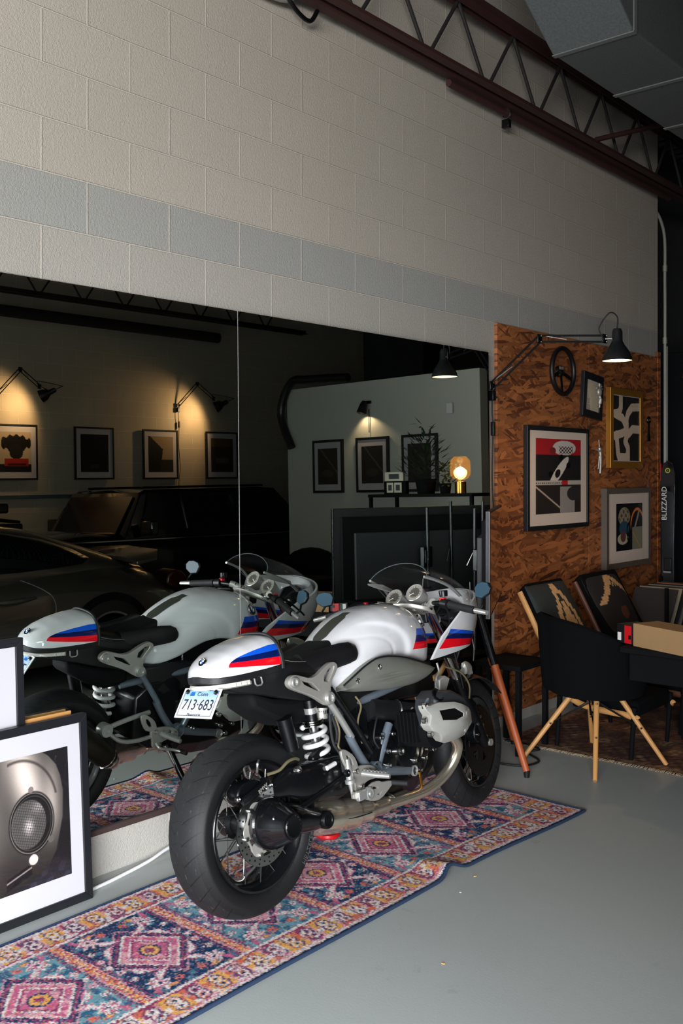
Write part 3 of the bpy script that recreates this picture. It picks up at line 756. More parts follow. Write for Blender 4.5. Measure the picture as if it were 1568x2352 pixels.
# number plate
plate = MB(); pw, ph_ = .090, .051
pts = [(-pw, -ph_+.008), (-pw+.008, -ph_), (pw-.008, -ph_), (pw, -ph_+.008), (pw, ph_-.008), (pw-.008, ph_), (-pw+.008, ph_), (-pw, ph_-.008)]
PX = Vector((0, -1, 0)); PU = Vector((.58, 0, .815)).normalized(); PN = PX.cross(PU); PC = Vector((-.178, -.008, .775))
P3 = lambda a, b, h=0: PC+PX*a+PU*b+PN*h
plate.prism(pts, lambda a, b: P3(a, b, 0), lambda a, b: P3(a, b, .0022))
m, nt, bs = new_mat('plate_blue_white'); v, x, y, z = xyz(); setc(bs, mixc(((z-.765)/.055).clamp(), lin((196, 203, 212)), lin((100, 156, 206)))); bs.inputs['Roughness'].default_value = .35
plate = plate.build('number_plate', m, bike, smooth=False)
def ptext(t, size, cx, cy, m, sx=1.0, nm='plate_text'):
    v_, f_ = curve_mesh(None, .0005, 0, text=t, size=size); mb = MB(); mb.add([P3(cx+a*sx, cy+b, .0026+c) for a, b, c in v_], f_); mb.build(nm, m, plate, smooth=False)
ptext('713·683', .056, 0.002, -.008, M['ink'], .86, 'registration_number'); ptext('Conn', .022, .008, .033, M['ink'], 1.1, 'state_name'); ptext('Motorcycle', .0125, 0, -.043, M['ink'], 1.2, 'plate_caption')
MB().prism([(-.055, .026), (-.033, .026), (-.033, .041), (-.050, .041), (-.056, .034)], lambda a, b: P3(a, b, .0022), lambda a, b: P3(a, b, .0030)).build('state_shape', M['blue_enamel'], plate, smooth=False)
mb = MB(); fr = [(-pw*1.04, -ph_*1.07), (pw*1.04, -ph_*1.07), (pw*1.04, ph_*1.07), (-pw*1.04, ph_*1.07)]
v_, f_ = curve_mesh([fr, [(a*.93, b*.90) for a, b in fr][::-1]], .0016, .0006); mb.add([P3(a, b, .001+c) for a, b, c in v_], f_); mb.build('plate_border', M['white_enamel'], plate)
v_, f_ = curve_mesh([[(a*.915, b*.875) for a, b in fr], [(a*.90, b*.85) for a, b in fr][::-1]], .0004, 0); mb = MB(); mb.add([P3(a, b, .0028+c) for a, b, c in v_], f_); mb.build('plate_line', M['ink'], plate)
for (a, b) in ((-.072, .041), (.072, .041)): MB().lathe(P3(a, b, 0), PN, [(0, .009), (.007, .009), (.009, .006), (.009, .0001)], 12).build('plate_bolt', M['black_gloss'], plate)
mb = MB(); mb.box((-.10, 0, .80), (.06, .05, .04)); mb.prism([(-.065, -.03), (.065, -.03), (.065, .04), (-.065, .04)], lambda a, b: P3(a, b, -.004), lambda a, b: P3(a, b, -.014)); mb.build('plate_bracket', M['black_plastic'], bike, bevel=.004)

# ---- seat
seat_tab = [(.130, .925, .842, .118, .55), (.16, .895, .835, .126, .5), (.22, .878, .82, .130, .5), (.30, .872, .805, .125, .5), (.38, .885, .80, .110, .5), (.45, .905, .805, .095, .5), (.50, .915, .82, .085, .5)]
rings = []
for i in range(40):
    x = .13+.37*i/39; zt, zb, w, e = smooth_interp(seat_tab, x, .02)
    r = []
    for j in range(33):
        a = PI*j/32; c_, s_ = math.cos(a), math.sin(a)
        r.append((x, w*math.copysign(abs(c_)**.55, c_), zb+(zt-zb)*abs(s_)**.6-(.006*math.exp(-((abs(c_)-.0)/.4)**2))))
    rings.append(r)
seat = MB(); seat.loft([r+[(r[0][0], r[-1][1]*.6, r[0][2]-.012), (r[0][0], r[0][1]*.6, r[0][2]-.012)] for r in rings]); seat = seat.build('seat', M['leather'], bike)
for side in (-1, 1):      # horn-shaped side pads reaching beside the tank
    rr = []
    for (x, y, z, h, w) in ((.26, .085, .838, .044, .036), (.34, .096, .838, .047, .034), (.40, .112, .842, .048, .030), (.46, .130, .850, .046, .024), (.505, .142, .853, .042, .019), (.535, .146, .850, .032, .014), (.55, .146, .846, .014, .006)):
        rr.append([(x, side*(y+w*math.cos(a)), z+h*math.sin(a)) for a in [2*PI*k/16 for k in range(16)]])
    MB().loft(rr).build('seat_horn', M['leather'], seat)
    for dz in (0, .007):
        mb = MB(); pts = []
        for (x, y) in ((.15, .118), (.22, .120), (.30, .115), (.36, .106), (.42, .094), (.47, .088)):
            zt, zb, w, e = smooth_interp(seat_tab, x, .02)
            cc = min(.985, (y/w)); a = cc**(1/.55); s_ = math.sqrt(max(0, 1-a*a)); pts.append((x, side*(y+.002), zb+(zt-zb)*s_**.6+.001-dz))
        mb.tube(spline(pts, 5), .0011, 6); mb.build('stitch_line', M['thread'], seat)

# ---- tank
tank_tab = [(.425, .845, .715, .085), (.44, .872, .705, .115), (.47, .898, .705, .135), (.52, .928, .715, .150), (.58, .958, .735, .168), (.65, .985, .77, .182), (.72, 1.004, .795, .190), (.80, 1.014, .80, .194), (.88, 1.012, .79, .190), (.95, 1.000, .77, .180), (1.02, .975, .745, .162), (1.07, .940, .745, .138), (1.105, .89, .76, .105), (1.12, .85, .79, .07)]
rings = []; NX = 130; NS = 96
for i in range(NX+1):
    x = .425+.695*i/NX; zt, zb, w = smooth_interp(tank_tab, x, .022)
    r = []
    for j in range(NS+1):
        a = PI*j/NS; c_, s_ = math.cos(a), math.sin(a)
        y = w*math.copysign(abs(c_)**.62, c_); z = zb+(zt-zb)*abs(s_)**.86
        low = max(0, 1-(z-zb)/.12); y *= 1-.16*low**1.5
        # raised edge and hollow of the knee recess
        u = (x-.62)/.27; q = (z-.80)/.165
        d = math.hypot(max(0, abs(u+.05*0)-.0), q) if u > 0 else abs(q)
        d = math.hypot(max(u, 0)*1.0, q)
        inside = 1/(1+math.exp(max(-30, min(30, (d-.93)*42)))); ridge = math.exp(-((d-.60)/.035)**2)
        side = min(1, max(0, (abs(y)/w-.55)/.25))
        y -= math.copysign(1, y)*side*(.014*inside + .0026*ridge)
        if x < .58 and z < .86:
            f = math.exp(-((x-.50)/.05)**2)
            for zz in (.765, .795, .825): y += math.copysign(1, y)*side*f*.0035*math.exp(-((z-zz)/.005)**2)
        r.append((x, y, z))
    rings.append(r)
tk = MB(); tk.loft([r+[(r[0][0], r[-1][1]*.7, r[0][2]-.012), (r[0][0], r[0][1]*.7, r[0][2]-.012)] for r in rings])
tank = tk.build('fuel_tank', M['paint_tank'], bike, angle=60)
def tank_z(x, y):
    zt, zb, w = smooth_interp(tank_tab, x, .022); c_ = min(.999, abs(y)/w)**(1/.62); s_ = math.sqrt(1-c_*c_); return zb+(zt-zb)*s_**.86
# brushed metal strip on the tank spine
mb = MB(); rows = []
for i in range(24):
    x = .452+.235*i/23; hw = .034 if .50 < x < .64 else (.026 if x < .50 else .020)
    hw = .020+.014*(sstep(np.array(x), .475, .505)-sstep(np.array(x), .63, .655))
    rows.append([(x-.002*0, y_, tank_z(x, y_)+.0016) for y_ in (-hw, -hw/2, 0, hw/2, hw)])
mb.loft(rows, cap=False, closed=False); mb.build('tank_strip', mat('dull_metal_strip', (118, 120, 108), .35, .8), tank)
cx_ = .93; zc = tank_z(cx_, 0); 
cap = MB().lathe((cx_, 0, zc-.006), (.10, 0, 1), [(0, .052), (.008, .052), (.010, .047), (.007, .042), (.007, .0001)], 48).build('filler_cap', M['black_metal'], tank)
MB().prism([(.90, -.012), (.96, -.008), (.965, .008), (.90, .012)], lambda a, b: (a, b, zc+.001-(a-cx_)*.1), lambda a, b: (a, b, zc+.005-(a-cx_)*.1)).build('cap_lock', M['alloy'], cap)
for side in (-1, 1): roundel(tank, (.990, side*.158, .925), (.38, side*.85, .42), .029, name='tank_roundel')
# side stripe of seam trim where tank meets intake: right hand air intake
def plate_y(name, poly, y0, thick, m, parent, bev=.004, holes=(), tilt=None, sm=0, angle=40):
    P_ = smooth_poly(poly, sm) if sm else poly
    v_, f_ = curve_mesh([P_]+[list(h) for h in holes], max(.0002, thick/2-bev), bev)
    mb = MB(); mb.add([(a, y0+(tilt(a, b) if tilt else 0)-c, b) for a, b, c in v_], f_); return mb.build(name, m, parent, angle=angle)
rings = []
ip = [(.452, .722, .714, -.150), (.50, .755, .700, -.172), (.56, .790, .694, -.190), (.62, .812, .688, -.203), (.68, .812, .682, -.212), (.74, .802, .680, -.218), (.80, .788, .678, -.222), (.86, .770, .680, -.222), (.92, .752, .688, -.218), (.965, .738, .700, -.210), (.99, .728, .712, -.198), (.998, .720, .718, -.190)]
for i in range(44):
    x = .452+.546*i/43; zt, zb, yy = smooth_interp(ip, x, .015)
    r = []
    for j in range(41):
        t_ = j/40; z = zb+(zt-zb)*t_
        bulge = .030*math.sin(PI*t_)**.7
        dip = 0
        for zz, xx in ((.722, .70), (.742, .67)): dip += .011*math.exp(-((z-zz)/.0055)**2)*math.exp(-((x-xx)/.07)**2)
        r.append((x, yy-bulge+.022-dip*-1, z))
    r += [(x, yy+.05, zt), (x, yy+.05, zb)]
    rings.append(r)
itk = MB().loft(rings).build('air_intake', M['intake'], bike, angle=60)
for (x, z) in ((.612, .780), (.503, .742)):
    yy = smooth_interp(ip, x, .015)[2]
    MB().lathe((x, yy-.002, z), (0, -1, .15), [(0, .011), (.003, .011), (.005, .009), (.004, .006), (.002, .005), (.002, .0001)], 18).build('intake_bolt', M['chrome'], itk)
MB().tube([(smooth_interp(ip, x, .015)[2]*0+x, smooth_interp(ip, x, .015)[2]+.018, smooth_interp(ip, x, .015)[0]+.003) for x in np.linspace(.46, .98, 24)], .004, 6).build('intake_edge', M['black_plastic'], itk)

# ---- half fairing and clear screen
nose = Vector((1.52, 0, .90))
def fair_pt(s, t, side):
    # s 0 rear edge .. 1 nose, t 0 bottom .. 1 top : side shell
    rear_b = Vector((.965, .215, .758)); rear_m = Vector((1.05, .225, .845)); rear_t = Vector((1.255, .215, .945))
    if t < .5: R0 = rear_b.lerp(rear_m, t*2)
    else: R0 = rear_m.lerp(rear_t, (t-.5)*2)
    N0 = Vector((1.40+.12*math.sin(PI*(.15+.6*t)), .0, .775+.25*t))
    k = s**.75
    y = R0.y*math.sqrt(max(0, 1-s**2.3)); x = R0.x+(N0.x-R0.x)*(1-(1-s)**1.35); z = R0.z+(N0.z-R0.z)*s
    return Vector((x, y*side, z))
for side, nm in ((-1, 'fairing'), (1, 'fairing')):
    rows = [[fair_pt(i/22, j/18, side) for j in range(19)] for i in range(23)]
    inn = [[p+Vector((-.010, -side*.006, 0)) for p in r] for r in rows]
    mb = MB(); mb.loft([a+b[::-1] for a, b in zip(rows, inn)]); o = mb.build(nm, M['paint_fair'], bike)
# white band joining the fairing to the screen
def screen_pt(s, t):
    # s -1..1 across, t 0 base .. 1 top
    a = s*PI/2*.98; base = Vector((1.27+.215*math.cos(a)**1.1, .205*math.sin(a), .985+.015*math.cos(a)))
    top = Vector((1.07+.05*math.cos(a), .155*math.sin(a), 1.108+.062*math.cos(a)**1.2))
    p = base.lerp(top, t); p.x += .045*math.sin(PI*t)*math.cos(a); p.z += .012*math.sin(PI*t); p.y *= 1+.10*math.sin(PI*t)
    return p
rows = [[screen_pt(-1+2*i/40, j/16) for j in range(17)] for i in range(41)]
mb = MB(); mb.loft([a+[p+Vector((-.003, 0, -.002)) for p in a[::-1]] for a in rows]); scr = mb.build('windscreen', M['clear'], bike)
mb = MB(); mb.tube([screen_pt(-1+2*i/40, 1) for i in range(41)], .0022, 6); mb.tube([screen_pt(-1, j/10) for j in range(11)], .002, 6); mb.tube([screen_pt(1, j/10) for j in range(11)], .002, 6); mb.build('screen_edge', mat('screen_edge', (84, 90, 94), .2, 0, trans=.2), scr)
rows = [[screen_pt(-1+2*i/40, -.02+.12*j/3)+Vector((.003, 0, 0)) for j in range(4)] for i in range(41)]
rows2 = []
for i in range(41):
    s_ = -1+2*i/40; a = s_*PI/2*.98
    b0 = Vector((1.255+.25*math.cos(a)**1.1, .218*math.sin(a), .935)); t0 = screen_pt(s_, .10)+Vector((.006, 0, 0)); 
    rows2.append([b0.lerp(t0, k/6)+Vector((.012*math.cos(a), .006*math.sin(a), 0))*math.sin(PI*k/6) for k in range(7)])
mb = MB(); mb.loft([a+[p+Vector((-.006, 0, -.001)) for p in a[::-1]] for a in rows2]); mb.build('fairing_brow', M['paint_fair'], bike)
for side in (-1, 1): MB().tube(spline([(1.06, side*.15, 1.105), (1.12, side*.165, 1.085), (1.2, side*.18, 1.05), (1.26, side*.195, 1.0)]), .006, 8).build('screen_bracket', M['alloy'], bike)
# left inner panel behind the screen (silver dash panel seen through it)
for side in (1,):
    P_ = [(1.03, .145, 1.095), (1.08, .150, 1.092), (1.16, .155, 1.080), (1.24, .16, 1.05), (1.24, .158, 1.035), (1.15, .150, 1.058), (1.08, .147, 1.078)]
    mb = MB(); n_ = len(P_); A_ = [(x, side*y, z) for x, y, z in P_]; B_ = [(x+.004, side*(y+.002), z-.008) for x, y, z in P_]
    mb.add(A_+B_, [tuple(range(n_)), tuple(range(n_, 2*n_))[::-1]]+[(i, (i+1) % n_, n_+(i+1) % n_, n_+i) for i in range(n_)])
    mb.build('inner_panel', M['alloy'], bike, bevel=.002)
MB().lathe((1.43, 0, .90), (1, 0, .05), [(-.10, .03), (-.06, .075), (0, .085), (.03, .082), (.045, .05), (.05, .001)], 32).build('headlight', M['black_gloss'], bike)
# ---- instruments
def gauge_face(numbers, blue):
    def f(U, V):
        x = V*np.sin(2*PI*U); y = V*np.cos(2*PI*U); r = V; c = np.zeros(x.shape+(3,)); c[:] = (150, 146, 138)
        th = np.degrees(np.arctan2(x, y)); 
        c = cmix(c, r < .66, (120, 112, 98)); c = cmix(c, r < .62, (70, 66, 60))
        tick = (np.abs(((th+720) % 13.5)-6.75) < 1.6) & (r > .78) & (r < .93) & (np.abs(th) < 132); c = cmix(c, tick, (20, 20, 20))
        num = (np.abs(((th+720) % 27)-13.5) < 5.5) & (r > .66) & (r < .76) & (np.abs(th) < 132); c = cmix(c, num, (60, 58, 54))
        c = cmix(c, (y < -.25) & (np.abs(x) < .38) & (y > -.62), (96, 92, 78)); c = cmix(c, (y < -.30) & (np.abs(x) < .32) & (y > -.42), (40, 38, 32))
        a = np.radians(-118); px = x*np.sin(a)+y*np.cos(a); py = x*np.cos(a)-y*np.sin(a); c = cmix(c, (px > -.1) & (px < .72) & (np.abs(py) < .035), (245, 245, 240)); c = cmix(c, r < .09, (20, 20, 20))
        return c
    return f
for (y0, tl_, nm) in ((.088, 1.014, 'speedometer'), (-.030, 1.032, 'rev_counter')):
    A = Vector((-.80, 0, .60)).normalized(); P = Vector((1.148, y0, tl_))
    g = MB().lathe(P, A, [(-.06, .020), (-.055, .036), (-.02, .042), (.0, .0445), (.006, .0445), (.0075, .0425), (.003, .041), (.002, .0405)], 48).build(nm, M['alloy'], bike)
    Uu = (Vector((0, 0, 1))-A*A.z).normalized(); Rr = A.cross(Uu)*-1
    raster('dial_face', 128, 64, gauge_face(0, 0), lambda u, v, P=P, A=A, Uu=Uu, Rr=Rr: tuple(P+A*.0035+Rr*math.sin(2*PI*u)*v*.0405+Uu*math.cos(2*PI*u)*v*.0405), M['print_matte'], g)
    MB().lathe(P, A, [(.0055, .040), (.0060, .02), (.0062, .0001)], 40).build('dial_glass', M['clear'], g)
# ---- top clamp, bars
tc_ = smooth_poly([(1.05, -.03), (1.06, -.075), (1.10, -.125), (1.16, -.125), (1.17, -.08), (1.12, -.045), (1.13, 0), (1.12, .045), (1.17, .08), (1.16, .125), (1.10, .125), (1.06, .075), (1.05, .03)], 2)
holes = [[(1.085+.014*math.cos(a), side*.062+.014*math.sin(a)) for a in [2*PI*k/12 for k in range(12)]][::-1] for side in (-1, 1)]
v_, f_ = curve_mesh([tc_]+holes, .006, .004); mb = MB(); mb.add([(a, b, .963+c+(a-1.1)*-.45) for a, b, c in v_], f_); tri_ = mb.build('top_clamp', M['cast'], bike)
MB().lathe((1.09, 0, .965), (-.45, 0, 1), [(0, .022), (.016, .022), (.019, .016), (.014, .010), (.014, .0001)], 6).build('stem_nut', M['alloy'], tri_)
for side in (-1, 1):
    yf = side*.103
    MB().lathe((1.130, yf, .958), (-.45, 0, 1), [(0, .028), (.018, .028), (.026, .022), (.026, .012), (.020, .010), (.020, .0001)], 24).build('fork_cap', M['chrome'], tri_)
    leg = MB().cyl((1.135, yf, .965), (1.305, yf, .62), .0215, n=20).build('fork_stanchion', M['chrome'], bike)
    MB().lathe((1.30, yf, .63), (.46, 0, -.89), [(0, .026), (.02, .031), (.30, .031), (.34, .026), (.36, .03), (.385, .02)], 24).build('fork_lower', M['black_metal'], leg)
    br = MB(); br.tube([(1.128, yf, .972), (1.115, side*.135, .985), (1.10, side*.155, .990)], .017, 14); br.build('bar_clamp', M['cast'], tri_)
    bar = MB().tube([(1.115, side*.12, .986), (1.085, side*.22, .984), (1.035, side*.415, .951)], .011, 12).build('handlebar', M['black_metal'], bike)
    MB().tube([(1.086, side*.215, .984), (1.078, side*.25, .978)], .021, 14).build('switch_block', M['black_plastic'], bar)
    if side < 0: MB().box((1.092, side*.215, 1.000), (.022, .026, .016)).build('kill_switch', M['red'], bar, bevel=.003)
    else: MB().box((1.092, side*.215, 1.000), (.018, .02, .012)).build('indicator_switch', M['red'], bar, bevel=.003)
    MB().tube([(1.075, side*.262, .977), (1.068, side*.28, .974), (1.035, side*.405, .951)], [.0185, .0165, .0165], 16).build('grip', M['rubber'], bar)
    mb = MB(); mb.tube([(1.035, side*.41, .951), (1.018, side*.475, .940)], [.012, .010], 12); mb.build('bar_end', M['alloy'], bar)
    lv_ = MB().tube(spline([(1.13, side*.20, .975), (1.15, side*.25, .965), (1.125, side*.36, .945), (1.10, side*.42, .938)]), [.007]*12+[.005]*13, 8).build('brake_lever' if side < 0 else 'clutch_lever', M['black_metal'], bar)
    # bar-end mirror
    MB().tube(spline([(1.03, side*.43, .950), (1.045, side*.445, .972), (1.06, side*.435, .998)]), .005, 8).build('mirror_stalk', M['black_metal'], bar)
    oc = [(-.046, .012), (-.032, .032), (0, .040), (.034, .034), (.050, .012), (.040, -.014), (.006, -.034), (-.036, -.026)]
    O_ = Vector((1.06, side*.435, 1.03)); nx_ = Vector((-.92, -side*.25, .28)).normalized(); ux = Vector((0, 0, 1)); ux = (ux-nx_*ux.dot(nx_)).normalized(); rx = ux.cross(nx_)
    mm = MB().prism(oc, lambda a, b: O_+rx*a*side*-1+ux*b, lambda a, b: O_+rx*a*side*-1+ux*b-nx_*.014).build('mirror_shell', M['black_plastic'], bar, bevel=.003)
    MB().prism([(a*.93, b*.93) for a, b in oc], lambda a, b: O_+rx*a*side*-1+ux*b+nx_*.0022, lambda a, b: O_+rx*a*side*-1+ux*b-nx_*.001).build('mirror_glass', M['blue_glass'], bar, bevel=.001, smooth=False)
MB().tube(spline([(1.10, -.20, .985), (1.16, -.19, .93), (1.22, -.15, .80), (1.27, -.14, .68), (1.30, -.135, .58)]), .004, 6).build('front_brake_line', M['black_plastic'], bike)
MB().box((1.17, -.06, .92), (.05, .04, .05)).build('ignition_lock', M['black_plastic'], bike, bevel=.005)
MB().lathe((1.10, -.215, 1.012), (0, 0, 1), [(0, .018), (.022, .020), (.026, .019), (.026, .0001)], 20).build('fluid_reservoir', M['black_metal'], bike)
# lower clamp + pale plastic horn covers
MB().box((1.235, 0, .745), (.09, .26, .035), Matrix.Rotation(.46, 3, 'Y')).build('lower_clamp', M['black_metal'], bike, bevel=.008)
mb = MB(); mb.tube(spline([(1.42, -.05, .632), (1.47, -.045, .648), (1.52, -.03, .636), (1.56, -.02, .610)]), [.012]*6+[.030]*13+[.014]*6, 12, sy=.5); mb.build('fender_tip', M['headcover'], bike)
mb = MB(); mb.prism([(1.02, .60), (1.075, .598), (1.12, .655), (1.085, .672), (1.04, .66), (1.035, .625)], lambda a, b: (a, -.16, b), lambda a, b: (a, -.19, b)); mb.build('pale_cover', M['headcover'], bike, bevel=.004)
MB().tube(spline([(1.06, -.17, .73), (1.055, -.18, .69), (1.03, -.18, .67), (1.035, -.18, .63)]), .005, 8).build('cable_hook', M['alloy'], bike)
MB().tube(spline([(1.15, -.15, .70), (1.24, -.17, .66), (1.28, -.18, .60), (1.27, -.18, .54)]), .004, 8).build('brake_hose', M['cable'], bike)

# ---- front wheel (turned slightly to the left)
fork = bpy.data.objects.new('front_axle', None); 
fw = wheel(.300, .120, 1.49, bike, 'tyre_front', 12, 0, front=True)
fw.rotation_euler = (0, 0, math.radians(7))
for side in (-1, 1):
    mb = MB(); mb.lathe((0, side*.066, 0), (0, 1, 0), [(-.0022, .118), (-.0022, .160), (.0022, .160), (.0022, .118)], 64, close=True); mb.build('brake_disc', M['black_metal'], fw, angle=30)
    v_, f_ = curve_mesh([[(.122*math.cos(2*PI*i/40), .122*math.sin(2*PI*i/40)) for i in range(40)]]+[[(.075*math.cos(2*PI*k/5+t)+.02*math.cos(2*PI*k/5), .075*math.sin(2*PI*k/5+t)+.02*math.sin(2*PI*k/5)) for t in (-.35, 0, .35)]+[(.05*math.cos(2*PI*k/5), .05*math.sin(2*PI*k/5))] for k in range(5)], .002, .0008)
    mb = MB(); mb.add([(x, side*.066+z, y) for x, y, z in v_], f_); mb.build('disc_carrier', M['black_metal'], fw)
    cl = MB().prism(smooth_poly([(1.36, .36), (1.40, .43), (1.44, .46), (1.455, .40), (1.42, .33), (1.385, .31)], 1), lambda a, b: (a, side*.058, b), lambda a, b: (a, side*.125, b)).build('front_caliper', M['black_metal'], bike, bevel=.006)
    for (x, z) in ((1.39, .355), (1.425, .43), (1.44, .39), (1.402, .40)): MB().lathe((x, side*.125, z), (0, side, 0), [(0, .007), (.006, .007), (.008, .004)], 10).build('caliper_bolt', M['steel'], cl)
MB().cyl((1.488, -.135, .30), (1.488, .135, .30), .016, n=16).build('front_axle', M['alloy'], bike)
rows = []
for i in range(28):
    a = math.radians(40+105*i/27); R_ = .322
    rows.append([(1.49+R_*math.cos(a)+(0), y_, .30+(R_-.9*abs(y_)**2*8*.3)*math.sin(a)-abs(y_)*.25) for y_ in (-.068, -.045, -.02, 0, .02, .045, .068)])
mb = MB(); mb.loft([r+[(p[0]*1, p[1]*.97, p[2]-.004) for p in r[::-1]] for r in rows]); mb.build('front_mudguard', M['black_gloss'], bike)

# ---- engine
mb = MB(); mb.loft([[(x, -w, zc_-h*.6), (x, -w*.6, zc_-h), (x, w*.6, zc_-h), (x, w, zc_-h*.6), (x, w, zc_+h*.5), (x, w*.6, zc_+h), (x, -w*.6, zc_+h), (x, -w, zc_+h*.5)] for (x, w, zc_, h) in ((.54, .11, .42, .15), (.60, .145, .41, .17), (.72, .155, .41, .185), (.90, .155, .41, .19), (1.0, .14, .41, .17), (1.04, .09, .42, .12))])
eng = mb.build('engine_block', M['black_metal'], bike, bevel=.006, smooth=False)
mb = MB(); mb.lathe((.66, -.12, .42), (0, -1, 0), [(0, .085), (.035, .08), (.042, .06), (.042, .0001)], 32); mb.lathe((.84, -.13, .40), (0, -1, 0), [(0, .11), (.03, .105), (.036, .09), (.036, .0001)], 36); mb.box((.75, -.15, .35), (.30, .02, .02), Matrix.Rotation(.1, 3, 'Y')); mb.box((.90, -.16, .42), (.012, .02, .16), Matrix.Rotation(.5, 3, 'Y')); mb.box((.86, -.165, .45), (.012, .02, .14), Matrix.Rotation(.6, 3, 'Y')); mb.build('side_cover', M['black_gloss'], eng)
for side in (-1, 1):
    for (x, z, r) in ((.794, .477, .012), (.822, .444, .008), (.74, .422, .014), (.657, .44, .009), (.937, .421, .009), (.824, .367, .010), (.652, .384, .009), (.859, .32, .008), (.62, .50, .008), (.70, .50, .007), (.90, .36, .007), (.97, .38, .007)):
        MB().lathe((x, side*.166, z), (0, side, 0), [(-.02, r*1.25), (.004, r*1.25), (.006, r), (.014, r), (.014, r*.55), (.009, r*.5), (.009, .0001)], 16).build('engine_bolt', M['steel'], eng)
rings = [[(x, -w, zc_-h), (x, w, zc_-h), (x, w, zc_+h), (x, -w, zc_+h)] for (x, w, zc_, h) in ((.36, .10, .46, .10), (.44, .12, .47, .16), (.56, .13, .47, .17), (.60, .13, .46, .15))]
MB().loft(rings).build('gearbox', M['black_metal'], bike, bevel=.012)
MB().loft([[(x, -w, zb_), (x, w, zb_), (x, w*.9, zt_), (x, -w*.9, zt_)] for (x, w, zb_, zt_) in ((.40, .11, .60, .70), (.50, .13, .56, .71), (.62, .13, .56, .70), (.70, .13, .60, .69))]).build('airbox', M['black_plastic'], bike, bevel=.015)
MB().loft([[(x, -w, zb_), (x, w, zb_), (x, w*.9, zt_), (x, -w*.9, zt_)] for (x, w, zb_, zt_) in ((.62, .10, .60, .78), (.80, .12, .61, .79), (.98, .12, .60, .76), (1.08, .09, .58, .74), (1.16, .08, .56, .74))]).build('main_frame', M['black_metal'], bike, bevel=.012)
hc_ = [(.639, .627), (.675, .618), (.727, .622), (.821, .608), (.94, .564), (.973, .54), (.993, .496), (.967, .466), (.945, .451), (.765, .459), (.733, .471), (.693, .512), (.659, .529), (.642, .551), (.661, .585), (.641, .612)]
for side in (-1, 1):
    dx = .0 if side < 0 else -.03
    cyl_ = MB()
    for k in range(6): cyl_.box((.82+dx, side*(.17+.018*k), .52), (.18, .005, .12), Matrix.Rotation(.0, 3, 'Y'))
    cyl_.cyl((.82+dx, side*.14, .50), (.82+dx, side*.30, .50), .075, n=28); cyl_.build('cylinder_barrel', M['dark'], eng)
    # dark head casting
    inner = [(.725, .60), (.735, .636), (.78, .658), (.86, .650), (.95, .608), (.985, .55), (.965, .49), (.92, .475), (.80, .482), (.745, .52)]
    hd = MB(); n_ = len(inner); R0 = [(a+dx, side*.27, b) for a, b in inner]; R1 = [(a+dx, side*.360, b) for a, b in inner]; c0 = (.82, .555)
    R2 = [(c0[0]+(a-c0[0])*.90+dx, side*.374, c0[1]+(b-c0[1])*.90) for a, b in inner]
    hd.loft([R0, R1, R2]); hd = hd.build('cylinder_head', mat('dark_grey_head_%d' % (side+1), (52, 54, 58), .42, .3, bmp=(240, .15)), bike, bevel=.004)
    MB().lathe((.765+dx, side*.358, .645), (0, side*.8, .6), [(0, .030), (.006, .030), (.007, .024), (.001, .022), (.001, .0001)], 28).build('filler_cap', M['black_gloss'], hd)
    for k in range(5): MB().box((.70+dx-.006*k, side*.352, .625-.004*k), (.003, .01, .04), Matrix.Rotation(.5, 3, 'Y')).build('head_fin', M['greytube'], hd)
    # pale cover: outer plate with window, faceted out to a smaller face
    hole = [(.706, .598), (.801, .591), (.849, .562), (.846, .548), (.796, .543), (.711, .557)]
    cxm, czm = .81, .545
    o_ = [(a+dx, b) for a, b in hc_]; h_ = [(a+dx, b) for a, b in hole]
    v_, f_ = curve_mesh([o_, h_[::-1]], .004, .002)
    def outward(a, b):
        d = math.hypot((a-cxm-dx)/.19, (b-czm)/.095); k = .030*(1-min(1, max(0, d-.30)/.75)); 
        crease = -.028*max(0, (a-dx-.865)/.12)-.03*max(0, (.495-b)/.05)-.008*max(0, (b-.60)/.03); return k+crease
    # subdivide for facets
    me = bpy.data.meshes.new('x'); me.from_pydata(v_, [], f_); bmx = bmesh.new(); bmx.from_mesh(me); bmesh.ops.remove_doubles(bmx, verts=bmx.verts[:], dist=1e-5); bmesh.ops.triangulate(bmx, faces=bmx.faces[:])
    bmesh.ops.subdivide_edges(bmx, edges=[e for e in bmx.edges if e.calc_length() > .02], cuts=3, use_grid_fill=False); bmesh.ops.triangulate(bmx, faces=bmx.faces[:])
    bmx.verts.ensure_lookup_table(); vv = [tuple(v.co) for v in bmx.verts]; ff = [tuple(v.index for v in f.verts) for f in bmx.faces]; bmx.free()
    mb = MB(); mb.add([(a, side*(.385+outward(a, b)+c*side*-1*side), b) for a, b, c in vv], ff)
    hcv = mb.build('head_cover', M['headcover'], bike, angle=25)
    # walls joining the cover rim to the head
    mb = MB(); mb.loft([[(a, side*(.385+outward(a, b)), b) for a, b in o_], [(a*.985+.012, side*.350, b*.985+.008) for a, b in o_]], cap=False); mb.build('cover_skirt', M['headcover'], hcv)
    v2 = MB(); v2.loft([[(a, side*(.389+outward(a, b)), b) for a, b in h_], [((a-.78-dx)*.75+.78+dx, side*.366, (b-.567)*.75+.567) for a, b in h_]]); v2.build('plug_recess', M['black_metal'], hcv, smooth=False)
    mb = MB(); mb.prism([(.745+dx, .585), (.80+dx, .580), (.812+dx, .565), (.796+dx, .552), (.748+dx, .558)], lambda a, b: (a, side*.38, b), lambda a, b: (a, side*.398, b)); mb.build('plug_cover', M['alloy'], hcv, bevel=.004)
    v_, f_ = curve_mesh(None, .0012, 0, text='BMW', size=.026); mb = MB()
